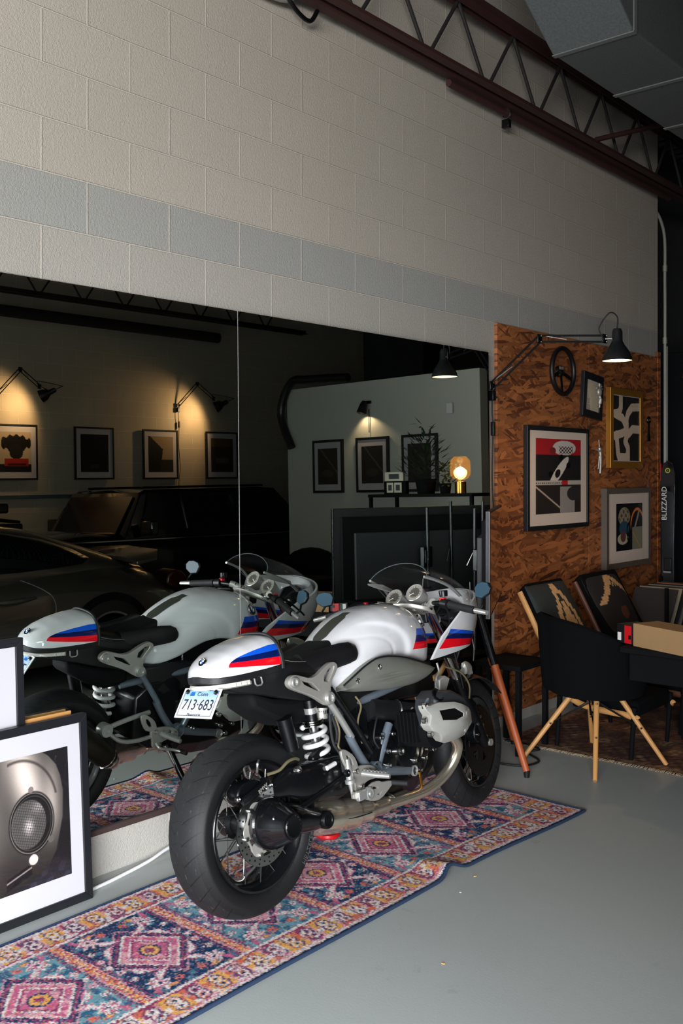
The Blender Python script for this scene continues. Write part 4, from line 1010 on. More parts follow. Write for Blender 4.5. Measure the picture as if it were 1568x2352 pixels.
    mb.add([(.905+dx+(-a if side > 0 else a), side*(.385+outward(.905+dx+a, .545)+.005-.0*c)+c, .552+b-(a*-.0)) for a, b, c in v_], f_); mb.build('cover_lettering', M['alloy'], hcv, smooth=False)
    mb = MB(); mb.lathe((.900+dx, side*(.389+outward(.90+dx, .49)), .492), (.2, side, -.25), [(-.004, .020), (.003, .018), (.003, .0001)], 6); mb.build('cover_boss', M['headcover'], hcv)
    for (x, z) in ((.650, .622), (.668, .512), (.638, .57)): MB().lathe((x+dx, side*.368, z), (0, side, 0), [(0, .012), (.016, .012), (.018, .007), (.012, .006), (.012, .0001)], 14).build('cover_bolt', M['steel'], hcv)
    # intake runner
    it = MB().tube([(.62+dx*0, side*.12, .612), (.76, side*.14, .582), (.80, side*.15, .572), (.90+dx, side*.22, .545)], [.040, .040, .038, .034], 24).build('intake_runner', M['black_plastic'], bike)
    for (x, y, z) in ((.77, .142, .580), (.87, .20, .553)): MB().torus((x, side*y, z), (1, side*.3, -.22), .041, .0035, 28, 6).build('hose_clamp', M['steel'], it)
    MB().lathe((.815, side*.19, .572), (0, side, .1), [(0, .014), (.008, .014), (.010, .010), (.010, .0001)], 18).build('injector_cap', M['cast'], it)
# ---- exhaust
P_ = spline([(.95, -.27, .46), (1.01, -.265, .40), (1.015, -.24, .335), (.97, -.21, .275), (.88, -.18, .235), (.76, -.15, .225), (.62, -.12, .225)], 8)
MB().tube(P_, .0225, 20).build('header_pipe', M['exhaust'], bike)
P_ = spline([(.92, .27, .46), (1.0, .265, .40), (1.0, .24, .33), (.95, .18, .265), (.84, .06, .225), (.74, -.02, .215), (.62, -.06, .22)], 8)
MB().tube(P_, .0225, 20).build('header_pipe', M['exhaust'], bike)
col = MB().tube(spline([(.80, -.125, .222), (.68, -.12, .224), (.58, -.115, .228), (.50, -.10, .235), (.42, -.085, .245), (.34, -.06, .255), (.27, .0, .26), (.22, .07, .285)], 6), [.028]*7+[.034]*6+[.045]*6+[.060]*6+[.066]*8+[.058]*4+[.045]*4+[.035]*2, 28).build('exhaust_collector', M['exhaust'], bike)
MB().torus((.70, -.12, .224), (1, 0, 0), .033, .003, 28, 6).build('pipe_joint', M['steel'], col)
MB().tube(spline([(.52, -.168, .235), (.44, -.15, .235), (.36, -.125, .245), (.30, -.09, .25)]), .0022, 6).build('weld_seam', M['exhaust_dark'], col)
MB().tube([(.86, -.165, .25), (.835, -.185, .27), (.815, -.195, .325)], .006, 10).build('lambda_sensor', M['brass'], col)
md_ = Vector((-.74, .04, .62)).normalized(); mo = Vector((.215, .150, .315))
mf = MB().lathe(mo, md_, [(-.02, .032), (0, .034), (.02, .045), (.05, .055), (.30, .057), (.33, .052), (.345, .040), (.335, .034), (.25, .032)], 32).build('muffler', M['exhaust_dark'], bike)
MB().tube(spline([(.25, .07, .27), (.25, .11, .285), mo-md_*.01, mo+md_*.01]), .033, 20).build('muffler_link', M['exhaust'], mf)
for t_ in (0, .028): MB().torus(mo+md_*t_, md_, .038+t_*.35, .003, 28, 6).build('muffler_clamp', M['chrome'], mf)
# ---- frame parts on both sides
bk = [(.129, .805), (.150, .818), (.175, .815), (.262, .785), (.35, .828), (.385, .834), (.404, .82), (.400, .805), (.345, .751), (.362, .70), (.350, .680), (.325, .682), (.254, .729), (.15, .770), (.127, .787)]
hA = [(.188, .799), (.250, .779), (.292, .742), (.280, .738), (.205, .776)]; hB = [(.322, .796), (.356, .817), (.388, .822), (.385, .808), (.345, .762), (.316, .770)]
for side in (-1, 1):
    v_, f_ = curve_mesh([smooth_poly(bk, 2), hA[::-1], hB[::-1]], .009, .003)
    mb = MB(); mb.add([(a, side*(.150+.0*a)+c, b) for a, b, c in v_], f_); bkt = mb.build('seat_bracket', M['cast'], bike)
    for (x, z, r) in ((.150, .795, .017), (.338, .706, .021)):
        MB().lathe((x, side*.150, z), (0, side, 0), [(-.01, r*1.15), (.020, r*1.15), (.024, r), (.024, r*.62), (.018, r*.55), (.018, .0001)], 28).build('bracket_bolt', M['alloy'], bkt)
    MB().tube(spline([(.350, side*.150, .690), (.40, side*.152, .62), (.455, side*.155, .535)]), .0135, 16).build('support_tube', M['alloy'] if side < 0 else M['greytube'], bike)
    MB().tube(spline([(.445, side*.150, .545), (.475, side*.150, .49), (.52, side*.150, .425), (.55, side*.148, .395)]), [.017]*24+[.022], 16).build('lower_frame_tube', M['greytube'], bike)
    MB().tube(spline([(.698, side*.155, .539), (.66, side*.155, .49), (.607, side*.150, .40)]), .0165, 16).build('diagonal_tube', M['greytube'], bike)
    MB().prism([(.645, .515), (.625, .475), (.64, .455), (.672, .475), (.675, .50)], lambda a, b: (a, side*.150, b), lambda a, b: (a, side*.165, b)).build('tube_gusset', M['greytube'], bike, bevel=.003)
    gt = MB().tube([(.575, side*.152, .385), (.69, side*.155, .354), (.80, side*.155, .330)], [.020, .019, .018], 16).build('lower_rail', M['greytube'], bike)
    MB().lathe((.575, side*.145, .386), (0, side, 0), [(0, .032), (.026, .032), (.028, .027), (.012, .025), (.012, .0001)], 28).build('pivot_ring', M['greytube'], gt)
    MB().lathe((.82, side*.155, .325), (0, side, 0), [(-.01, .022), (.018, .022), (.02, .018), (.010, .016), (.010, .0001)], 24).build('rail_end', M['alloy'], gt)
    MB().tube([(.30, side*.06, .62), (.62, side*.12, .655), (.95, side*.11, .68)], .016, 14).build('upper_frame_tube', M['greytube'], bike)
    # rearset plate
    pp = [(.443, .428), (.512, .418), (.548, .400), (.562, .372), (.535, .362), (.505, .368), (.462, .358), (.440, .338), (.418, .340), (.415, .379), (.403, .407), (.410, .425)]
    rp = plate_y('rearset_plate', pp, side*.178, .014, M['cast'], bike, .003, sm=2)
    for (x, z) in ((.425, .415), (.45, .352), (.50, .40), (.535, .388)): MB().lathe((x, side*.186, z), (0, side, 0), [(0, .010), (.007, .010), (.009, .006), (.005, .005), (.005, .0001)], 14).build('plate_bolt', M['steel'], rp)
    hg = [(.331, .506), (.345, .512), (.362, .506), (.402, .478), (.419, .446), (.418, .427), (.370, .431), (.350, .455)]
    hi = [(.356, .492), (.372, .490), (.392, .466), (.398, .445), (.380, .444), (.362, .468)]
    plate_y('heel_guard', hg, side*.195, .012, M['cast'], rp, .003, holes=[hi[::-1]], sm=1)
    fp = MB(); fp.tube([(.455, side*.19, .400), (.475, side*.25, .392), (.490, side*.295, .388)], [.012, .011, .010], 12)
    for k in range(7): fp.box((.462+.005*k, side*(.20+.013*k), .410-.002*k), (.014, .006, .010))
    fp.build('footpeg', M['alloy'], rp)
# right: brake pedal, master cylinder, lines
pl = [(.349, .352), (.385, .352), (.431, .338), (.455, .360), (.503, .362), (.526, .350), (.577, .345), (.592, .336), (.575, .325), (.509, .295), (.455, .300), (.420, .322), (.352, .330)]
ph1 = [(.452, .340), (.470, .353), (.502, .340), (.490, .333)]; ph2_ = [(.480, .317), (.528, .325), (.503, .306)]
bp = plate_y('brake_pedal', pl, -.222, .012, M['cast'], bike, .003, holes=[ph1[::-1], ph2_[::-1]], sm=1)
MB().lathe((.430, -.225, .334), (0, -1, 0), [(0, .024), (.014, .024), (.018, .018), (.016, .010), (.020, .006), (.020, .0001)], 24).build('pedal_pivot', M['alloy'], bp)
MB().box((.388, -.232, .338), (.05, .018, .036)).build('pedal_stop', M['alloy'], bp, bevel=.004)
MB().cyl((.585, -.23, .338), (.600, -.295, .335), .010, n=14).build('pedal_tip', M['rubber'], bp)
mc = MB(); mc.lathe((.365, -.195, .475), (.10, 0, -1), [(0, .012), (.03, .014), (.075, .014), (.08, .020), (.092, .020), (.096, .010), (.13, .006), (.15, .006)], 18); mc.build('master_cylinder', M['alloy'], bike)
MB().lathe((.352, -.198, .425), (0, -1, 0), [(0, .014), (.010, .014), (.012, .010), (.006, .008), (.006, .0001)], 18).build('banjo_bolt', M['black_metal'], bike)
for i, pts in enumerate(([(.345, -.15, .64), (.338, -.155, .58), (.342, -.16, .53), (.36, -.17, .49), (.345, -.19, .43)], [(.355, -.15, .64), (.37, -.155, .58), (.36, -.16, .545), (.348, -.165, .535)], [(.375, -.15, .63), (.385, -.155, .58), (.375, -.16, .55), (.36, -.165, .52), (.372, -.17, .50), (.36, -.19, .48)], [(.66, -.14, .60), (.60, -.16, .55), (.585, -.16, .50), (.61, -.16, .46)], [(.52, -.14, .68), (.53, -.155, .64), (.50, -.155, .58), (.515, -.155, .50)])):
    MB().tube(spline(pts), .0055 if i < 2 else .004, 8).build('hose', (M['rubber'], M['rubber'], M['cable'], M['rubber'], M['cable'])[i], bike)
MB().tube(spline([(.362, -.150, .735), (.46, -.158, .60), (.56, -.160, .455)]), .013, 12).build('black_brace', M['black_gloss'], bike)
# ---- shock absorber
ax = Vector((.020, 0, -.20)).normalized(); tp = Vector((.303, -.090, .705)); bo = tp+ax*.235
sh = MB().tube([tp, tp+ax*.075], [.024, .024], 20).build('shock_absorber', M['black_metal'], bike)
MB().cyl(tp+ax*.03, tp+ax*.052, .0255, n=24).build('shock_label', M['alloy'], sh)
mb = MB()
for k in range(3): mb.lathe(tp+ax*(.075+.008*k), ax, [(0, .036), (.001, .042), (.005, .042), (.006, .036)], 28)
mb.build('preload_rings', M['chrome'], sh)
pts = []
ux = ax.orthogonal().normalized(); vx_ = ax.cross(ux)
for i in range(150):
    t_ = i/149; a = 2*PI*4.2*t_+1.2; pts.append(tp+ax*(.098+.155*t_)+(ux*math.cos(a)+vx_*math.sin(a))*.0435)
MB().tube(pts, .0095, 12).build('coil_spring', M['white_spring'], sh)
MB().cyl(tp+ax*.07, tp+ax*.30, .018, n=18).build('damper_rod', M['steel'], sh)
MB().tube([(.150, -.095, .665), (.180, -.095, .545)], [.029, .027], 22).build('remote_canister', M['black_metal'], sh)
MB().tube([(.355, -.105, .665), (.35, -.105, .625)], [.022, .022], 24).build('preload_knob', M['cast'], sh)
mb = MB()
for k in range(20):
    a = 2*PI*k/20; mb.box((.356+.023*math.cos(a), -.105+.023*math.sin(a), .650), (.003, .003, .014))
mb.build('knob_ridges', M['black_metal'], sh)
MB().prism([(.40, .655), (.46, .65), (.455, .60), (.395, .61)], lambda a, b: (a, -.11, b), lambda a, b: (a, -.125, b)).build('pale_bracket', M['greytube'], bike, bevel=.003)
MB().prism([(.25, .50), (.30, .53), (.36, .51), (.33, .47), (.26, .46)], lambda a, b: (a, -.10, b), lambda a, b: (a, -.13, b)).build('shock_mount', M['black_metal'], bike, bevel=.006)
# ---- left: side stand, gear lever, passenger peg mount
st = MB(); st.tube([(.515, .165, .325), (.555, .225, .20), (.60, .33, .045)], [.016, .015, .013], 14); st = st.build('side_stand', M['black_metal'], bike)
MB().prism([(.58, .31), (.64, .31), (.65, .37), (.575, .37)], lambda a, b: (a, b, .036), lambda a, b: (a, b, .048)).build('stand_foot', M['black_metal'], st, bevel=.004)
MB().tube([(.50, .168, .33), (.545, .215, .215)], .010, 14).build('stand_spring', M['chrome'], st)
MB().tube(spline([(.43, .19, .36), (.44, .21, .34), (.50, .22, .325), (.54, .25, .315)]), .007, 10).build('gear_lever', M['alloy'], bike)
MB().cyl((.535, .24, .316), (.545, .275, .314), .010, n=12).build('gear_lever_tip', M['rubber'], bike)
MB().tube(spline([(.17, .16, .467), (.24, .165, .485), (.33, .168, .50), (.40, .165, .505)]), .011, 12).build('muffler_hanger', M['alloy'], bike)
MB().tube(spline([(.18, .16, .455), (.25, .165, .40), (.33, .168, .385), (.41, .17, .39)]), .010, 12).build('muffler_hanger', M['alloy'], bike)
MB().lathe((.17, .155, .465), (0, 1, 0), [(-.02, .030), (.02, .032), (.028, .028), (.028, .012), (.020, .010), (.020, .0001)], 28).build('hanger_bush', M['alloy'], bike)
# ------------------------------------------------------------ framed pictures
def frame(name, label, O, U, V, W, H, bar, depth, mframe, pic, pr, group=None, res=120, glass=.6, matc=None, bev=.002):
    """O lower corner, U along width, V up; pic(u,v)->rgb in 0..1 window pr=(u0,v0,u1,v1) metres"""
    O, U, V = Vector(O), Vector(U).normalized(), Vector(V).normalized(); N = U.cross(V)
    t = thing(name, label, 'picture frame', O, 0, group)
    mb = MB()
    P = lambda a, b, h: tuple(U*a+V*b+N*h)
    def bar_(a0, b0, a1, b1, a2, b2, a3, b3):
        q = [(a0, b0), (a1, b1), (a2, b2), (a3, b3)]; mb.prism(q, lambda a, b: P(a, b, -depth), lambda a, b: P(a, b, .004))
    bar_(0, 0, W, 0, W-bar, bar, bar, bar); bar_(W, 0, W, H, W-bar, H-bar, W-bar, bar); bar_(W, H, 0, H, bar, H-bar, W-bar, H-bar); bar_(0, H, 0, 0, bar, bar, bar, H-bar)
    mb.build('frame_bars', mframe, t, smooth=False, bevel=bev)
    MB().prism([(bar*.8, bar*.8), (W-bar*.8, bar*.8), (W-bar*.8, H-bar*.8), (bar*.8, H-bar*.8)], lambda a, b: P(a, b, -depth*.9), lambda a, b: P(a, b, -.004)).build('mat_board', matc or M['mat_board'], t, smooth=False)
    raster('print', res, int(res*(pr[3]-pr[1])/(pr[2]-pr[0])), pic, lambda u, v: P(pr[0]+(pr[2]-pr[0])*u, pr[1]+(pr[3]-pr[1])*v, -.0028), M['print'], t)
    return t
rsn = np.random.RandomState(5)
def blank(U, V, c): a = np.zeros(U.shape+(3,)); a[:] = c; return a
def grain(U, k=.06): return (1-k+2*k*rsn.rand(*U.shape))[..., None]
# headlight photograph; U runs from the RIGHT edge (u) to the left here
def headlight_pic(U, V):
    u = .084+(.486-.084)*(1-U); v = .114+(.577-.114)*V       # metres on the frame
    c = blank(U, V, (26, 24, 26)); c = cmix(c, sstep(-v, -.20, -.12)*.6, (34, 34, 44)); c = cmix(c, (rsn.rand(*U.shape) > .9)*.25, (80, 80, 96))
    wv = np.sin(u*90+v*40)*np.sin(v*70); c = cmix(c, np.clip((.2-v)*4, 0, .4)*(wv > .3), (70, 66, 92))
    edge = np.interp(v, [.10, .139, .17, .22, .33, .424, .48, .523, .56, .60], [.36, .235, .175, .142, .113, .108, .118, .134, .165, .22])
    body = sstep(u, edge-.002, edge+.004)
    sh = 70+150*np.exp(-((u-.24-.25*(v-.42))/.060)**2)*np.exp(-((v-.50)/.16)**2)+70*np.exp(-((u-.155)/.03)**2)*np.exp(-((v-.40)/.12)**2)+25*np.exp(-((u-.40)/.05)**2)
    sh = sh*(.45+.55*sstep(v, .12, .36)); bc = np.stack([sh*1.0, sh*.93, sh*.88], -1); bc = np.clip(bc, 0, 246)
    c = c*(1-body[..., None])+bc*body[..., None]
    e2 = np.abs(np.hypot((u-.29)/.155, (v-.38)/.185)-1.0); c = cmix(c, np.clip(1-e2/.045, 0, 1)*(v > .42)*(u < .33)*.85, (48, 42, 40))
    # dark car edge top left
    c = cmix(c, sstep(u, .345, .40)*sstep(v, .40, .56)*.8, (40, 36, 36))
    x = (u-.240); y = v-.338; q = np.hypot(x/.086, y/.104); c = cmix(c, sstep(-q, -1.10, -1.02), (24, 22, 22))
    q2 = np.hypot((x-.012)/.072, (y+.002)/.088); inside = sstep(-q2, -1.0, -.93)
    l = 84+120*np.exp(-((x-.012)/.018)**2-((y+.01)/.026)**2)+60*np.exp(-((x+.03)/.03)**2-((y-.05)/.02)**2)
    lc = np.stack([l, l*.95, l*.93], -1); c = c*(1-inside[..., None])+lc*inside[..., None]
    g = (np.abs(((x+y*.35)*105) % 1-.5) > .40) | (np.abs(((y-x*.35)*105) % 1-.5) > .40); c = cmix(c, g*(q < 1.0)*.75, (30, 28, 28))
    c = cmix(c, np.clip(1-np.abs(q-1.0)/.03, 0, 1)*.8, (150, 142, 138)); c = cmix(c, np.clip(1-np.abs(q-.90)/.02, 0, 1)*.5, (120, 114, 112))
    c = cmix(c, (np.hypot((x-.10)/.03, (y+.085)/.1) < 1)*0.0, (0, 0, 0))
    c = cmix(c, (np.abs((v-.180)-(.24-u)*.32) < .020)*(u > .245)*(u < .345), (20, 18, 20)); c = cmix(c, (np.abs((v-.186)-(.24-u)*.32) < .003)*(u > .245)*(u < .345), (120, 112, 110))
    c = cmix(c, np.hypot(u-.238, v-.209) < .023, (56, 50, 48)); c = cmix(c, np.hypot(u-.238, v-.209) < .018, (196, 184, 176)); c = cmix(c, np.hypot(u-.242, v-.214) < .007, (230, 222, 216))
    c = cmix(c, np.hypot(u-.24, v-.455) < .011, (120, 110, 106)); c = cmix(c, np.hypot(u-.165, v-.262) < .012, (90, 82, 80))
    return c*grain(U, .03)
tilt = math.atan2(.042, .675)
# frame A faces away from the wall: width runs towards -y
frame('poster_frame', 'black framed photo of a vintage silver car headlight leaning on the wall by the rug', (.147, 1.622, 0.0), (0, 1, 0), (-math.sin(tilt), 0, math.cos(tilt)), .565, .685, .031, .028, M['frame_black'],
      headlight_pic, (.079, .114, .481, .577), res=300)
def blank_pic(U, V): return blank(U, V, (40, 44, 52))*grain(U, .1)
tilt2 = math.atan2(.042, .997)
frame('poster_frame', 'tall black frame with a wide white mat standing behind the headlight photo', (.100, 1.230, .0), (0, 1, 0), (-math.sin(tilt2), 0, math.cos(tilt2)), .72, .992, .030, .025, M['frame_black'], blank_pic, (.20, .25, .52, .76), res=40)
t = MB(); t.box((0, 0, .345), (.008, .20, .690)); o = t.build('wooden_panel', M['beech'], bevel=.002); o.location = (.066, 2.055, 0); o.rotation_euler = (0, -.02, 0); tag(o, 'thin light wooden panel whose top edge shows behind the headlight photo', 'panel')

# strand board wall pictures (face +x: width runs towards +y)
def race_pic(U, V):
    c = blank(U, V, (34, 32, 34)); c = cmix(c, V > .76, (170, 34, 40)); c = cmix(c, (V > .76) & (np.hypot((U-.62)/.26, (V-.88)/.10) < 1), (204, 196, 190))
    c = cmix(c, (V > .80) & (V < .90) & (np.abs(U-.66) < .16) & (np.sin(U*90)*np.sin(V*120) > 0), (60, 40, 44)); c = cmix(c, (np.hypot((U-.36)/.07, (V-.84)/.05) < 1), (120, 40, 44)); c = cmix(c, (V > .76) & (V < .785), (40, 30, 32))
    a = -.75; x = (U-.50); y = (V-.56); p = x*math.cos(a)-y*math.sin(a)*1.1; q = x*math.sin(a)+y*math.cos(a)
    c = cmix(c, np.hypot(p/.30, q/.072) < 1, (208, 202, 194)); c = cmix(c, np.hypot((p+.04)/.07, (q+.0)/.05) < 1, (30, 28, 30)); 
    for (px, py) in ((-.16, .10), (-.12, -.12), (.18, .11), (.22, -.08)): c = cmix(c, np.hypot((p-px)/.05, (q-py)/.04) < 1, (10, 10, 12))
    c = cmix(c, (V < .44) & (V > .38), (186, 178, 168)); c = cmix(c, (V < .42) & (V > .395) & (U < .6) & (np.sin(U*150) > -.2), (60, 50, 50)); c = cmix(c, (V < .44) & (V > .37) & (U > .56) & (U < .70), (190, 40, 40))
    c = cmix(c, (V < .38), (46, 40, 38)); c = cmix(c, (V < .38) & (np.abs((V-.36)+(U)*.55) < .012), (190, 170, 150)); c = cmix(c, (V < .36) & (U > .52) & (U < .86), (150, 144, 138)); c = cmix(c, (V < .36) & (np.hypot((U-.84)/.16, (V-.26)/.10) < 1), (50, 46, 48))
    return c*grain(U, .04)
frame('picture_frame', 'large black framed racing car poster with red top on the strand board wall', (.052, 5.534, 1.208), (0, 1, 0), (0, 0, 1), .850, .680, .030, .028, M['frame_black'], race_pic, (.115, .105, .735, .600), res=150, matc=mat('cream_mat', (206, 190, 176), .8))
def map_pic(U, V):
    x = U; y = V; c = blank(U, V, (38, 38, 38)); W_ = (202, 182, 162)
    def road(pts, w):
        nonlocal c
        d = np.full(x.shape, 9.0)
        for (a, b) in zip(pts[:-1], pts[1:]):
            ax, ay = a; bx_, by_ = b; L = (bx_-ax)**2+((by_-ay)*1.1)**2+1e-9; t_ = np.clip(((x-ax)*(bx_-ax)+(y-ay)*1.21*(by_-ay))/L, 0, 1); d = np.minimum(d, np.hypot(x-ax-t_*(bx_-ax), (y-ay-t_*(by_-ay))*1.1))
        c = cmix(c, d < w, W_)
    road([(.28, 1), (.28, .82), (.22, .74), (.05, .72)], .07); road([(1, .86), (.70, .84), (.55, .74), (.50, .64), (.52, .40), (.45, .30), (.55, .20), (.55, 0)], .07); road([(.05, .72), (.35, .66), (.46, .56), (.48, .46), (.30, .42), (.05, .38)], .07); road([(1, .50), (.72, .50), (.58, .42)], .07); road([(.12, .40), (.18, .12), (.22, .05), (.55, .06)], .07)
    return c*grain(U, .04)
g = frame('picture_frame', 'gold framed tall print of pale winding tracks on black beside the hanging lamp', (.055, 6.715, 1.617), (0, 1, 0), (0, 0, 1), .565, .590, .050, .035, M['gold'], map_pic, (.055, .055, .510, .535), res=110)
def abstract_pic(U, V):
    c = blank(U, V, (20, 20, 24)); c = cmix(c, (np.hypot((U-.30)/.22, (V-.72)/.20) < 1), (150, 136, 112)); c = cmix(c, (np.hypot((U-.30)/.20, (V-.72)/.18) < 1)*(np.sin(U*40)*np.sin(V*36) > .2), (90, 80, 66))
    c = cmix(c, np.hypot((U-.30)/.19, (V-.48)/.15) < 1, (46, 78, 98)); c = cmix(c, (np.hypot((U-.25)/.20, (V-.25)/.12) < 1), (186, 176, 150)); c = cmix(c, np.hypot((U-.26)/.10, (V-.30)/.12) < 1, (110, 60, 60))
    c = cmix(c, (U > .60) & (V < .48), (130, 128, 110)); r = np.hypot((U-.80)/.26, (V-.45)/.42); c = cmix(c, (np.abs(r-1) < .07) & (V > .42), (230, 122, 44)); c = cmix(c, (np.abs((V-.40)+(U-.6)*1.2) < .02) & (U > .6), (206, 140, 44)); c = cmix(c, (np.abs((V-.5)-(U-.72)*2.2) < .07) & (V > .48) & (V < .86), (150, 140, 126))
    c = cmix(c, (np.abs(np.hypot((U-.47)/.07, (V-.38)/.18)-1) < .2), (14, 14, 16))
    return c*grain(U, .05)
frame('picture_frame', 'grey-brown wooden frame with white mat and abstract orange and blue print above the cushions', (.060, 6.641, .878), (0, 1, 0), (0, 0, 1), .770, .590, .040, .040, M['grey_wood'], abstract_pic, (.170, .125, .625, .475), res=110, matc=bpy.data.materials['cream_mat'])
# small tilted frame with a silver ornament in front
def card_pic(U, V): c = blank(U, V, (196, 182, 160)); c = cmix(c, (np.abs(U-.2) < .12) & (V < .4) & (np.sin(V*120) > 0), (130, 118, 104)); return c*grain(U, .04)
t = frame('picture_frame', 'small tilted black frame with a silver figurine mounted on cream card', (.045, 6.300, 1.985), (0, 1, -.10), (0, .10, 1), .30, .315, .050, .025, M['frame_black'], card_pic, (.052, .052, .248, .263), res=40)
mb = MB(); mb.sphere((.03, .20, .17), .030, 14, (.6, .9, 1.1)); mb.tube(spline([(.03, .20, .15), (.035, .205, .12), (.03, .207, .085), (.028, .208, .06)]), [.010]*8+[.014]*8+[.005]*9, 10)
for a in range(7): mb.tube([(.03, .20, .19), (.03, .20+.045*math.cos(a*PI/6), .195+.035*math.sin(a*PI/6))], .006, 8)
mb.build('figurine', M['cast'], t)
# steering wheel on the wall
t = thing('steering_wheel', 'black three-spoke steering wheel hung high on the strand board', 'steering wheel', (.075, 5.965, 2.262))
MB().torus((0, 0, 0), (1, 0, 0), .152, .016, 56, 14).build('rim', M['leather'], t)
for a in (-.35, PI+.35, -PI/2):
    d = Vector((0, math.cos(a), math.sin(a))); mb = MB(); mb.prism([(.02, -.014), (.145, -.010), (.145, .010), (.02, .014)], lambda p, q: d*p+Vector((0, -d.z, d.y))*q+Vector((-.02+p*.1, 0, 0)), lambda p, q: d*p+Vector((0, -d.z, d.y))*q+Vector((-.017+p*.1, 0, 0))); mb.build('spoke', M['black_metal'], t)
MB().lathe((-.035, 0, 0), (1, 0, 0), [(0, .04), (.02, .038), (.03, .02), (.03, .0001)], 28).build('hub', M['black_gloss'], t)
mb = MB(); mb.box((-.005, -.01, .02), (.004, .05, .018)); mb.build('hub_label', M['alloy'], t)
# ornament and tool
t = thing('car_ornament', 'chrome winged figure ornament hanging between the racing poster and gold frame', 'ornament', (.035, 6.575, 1.70))
mb = MB(); mb.tube(spline([(0, 0, .12), (.005, 0, .06), (.01, .005, 0), (.008, .01, -.06), (.003, .012, -.125)]), [.004]*8+[.012]*8+[.010]*8+[.009]*8+[.003], 10); mb.tube([(0, -.045, .05), (.01, 0, .035), (0, .05, .055)], [.003, .010, .003], 8); mb.tube([(.006, .0, .0), (.004, -.02, -.09)], [.008, .003], 8); mb.build('figure', M['cast'], t)
t = thing('hand_tool', 'small black ring-ended spanner hung at the right edge of the strand board', 'tool', (.035, 7.435, 1.935))
MB().torus((0, 0, .06), (1, 0, 0), .024, .007, 24, 8).build('ring_end', M['black_metal'], t); MB().loft([[(-.004, -w, z), (.004, -w, z), (.004, w, z), (-.004, w, z)] for z, w in ((.04, .010), (-.04, .011), (-.07, .022), (-.105, .024))]).build('handle', M['black_metal'], t, bevel=.002)

# ------------------------------------------------------------ swing arm lamps
def arm_lamp(label, base, joint, end, head, aim, group=None, watts=20, r=.087, soft=.05, spot=2.5, cord=True, bulb='bulb', n_=0):
    base, joint, end, head = map(Vector, (base, joint, end, head)); aim = Vector(aim).normalized()
    t = thing('arm_lamp', label, 'lamp', base, 0, group); L = lambda p: Vector(p)-base
    MB().box((0, 0, 0), (.035, .035, .06)).build('wall_bracket', M['black_metal'], t, bevel=.004)
    MB().cyl((0, 0, .03), (0, 0, .07), .008, n=12).build('pivot_pin', M['black_metal'], t)
    for (a, b) in ((base+Vector((0, 0, .06)), joint), (joint, end)):
        d = (b-a).normalized(); off = d.cross(Vector((0, 0, 1))).cross(d).normalized()*.018
        MB().tube([a+off-base, b+off-base], .0062, 8).build('arm_rod', M['black_metal'], t); MB().tube([a-off-base, b-off-base], .0062, 8).build('arm_rod', M['black_metal'], t)
        MB().tube([a+off*1.2-base, a+(b-a)*.42-off*.2-base], .0042, 8).build('spring', M['steel'], t)
    for p in (base+Vector((0, 0, .06)), joint, end):
        mb = MB(); mb.box(p-base, (.012, .05, .055)); k = mb.build('joint_plate', M['black_metal'], t, bevel=.005); mb = MB()
        for dz in (-.018, .018): mb.sphere(p-base+Vector((.012, 0, dz)), .006, 8)
        mb.build('rivets', M['steel'], k)
    top = head-aim*.19
    prof = [(-.001, .001), (.0, .022), (.018, .030), (.075, .031), (.082, .036), (.10, .045), (.13, .066), (.165, r*.93), (.19, r), (.188, r*.97), (.163, r*.89), (.13, .058), (.10, .036)]
    MB().lathe(top-base, aim, prof, 40).build('lamp_shade', M['lampshade_black'], t)
    MB().lathe(top-base, aim, [(.100, .0345), (.13, .056), (.163, r*.875), (.187, r*.965), (.1872, r*.955), (.160, r*.86), (.12, .03)], 40).build('shade_lining', M['lampinner'], t)
    MB().lathe(head-aim*.022-base, aim, [(-.06, .018), (-.03, .05), (0, r*.86), (.006, r*.80), (.012, r*.45), (.014, .0001)], 32).build('bulb', M[bulb], t)
    MB().tube([end-base, head-aim*.135-base], .007, 8).build('head_link', M['steel'], t)
    if cord:
        MB().tube(spline([end-base, end-base+Vector((-.02, -.03, .06)), top-base-aim*.09+Vector((-.03, -.04, 0)), top-base-aim*.07, top-base]), .0042, 8).build('cord_loop', M['cord'], t)
        MB().tube(spline([(0, .0, -.03), (.0, 0, -.10), (.0, .01, -.16)]), .004, 8).build('cord', M['cord'], t)
        MB().box((0, .01, -.20), (.022, .024, .085)).build('cord_switch', M['black_plastic'], t, bevel=.005)
        MB().tube(spline([(0, .01, -.24), (.0, .0, -.5), (.0, .02, -.8), (.0, -.01, -1.05), (.0, .01, min(-1.06, -base.z+.9))]), .004, 8).build('cord', M['cord'], t)
    light('lamp_light', 'SPOT', head+aim*.002, watts, (1.0, .56, .25), target=head+aim, spot=spot, blend=.6, soft=soft)
    return t
arm_lamp('black swing-arm lamp reaching over the strand board from the mirror edge', (.045, 5.13, 2.05), (.30, 5.25, 2.385), (.63, 5.43, 2.375), (.696, 5.459, 2.241), (0, 0, -1), watts=13, r=.089, spot=2.3)
t = thing('pendant_lamp', 'second black lamp shade, cut by the right edge of the photo', 'lamp', (.575, 6.95, 2.26))
MB().lathe((0, 0, .19), (0, 0, -1), [(0, .02), (.0, .030), (.075, .031), (.10, .045), (.13, .062), (.165, .072), (.19, .078), (.188, .075), (.163, .068), (.13, .055), (.10, .036)], 36).build('lamp_shade', M['lampshade_black'], t)
MB().lathe((0, 0, .022), (0, 0, -1), [(-.05, .018), (-.02, .05), (0, .064), (.01, .03), (.012, .0001)], 28).build('bulb', M['bulb'], t); MB().tube([(0, 0, .19), (0, 0, 2.36)], .004, 6).build('cord', M['cord'], t)
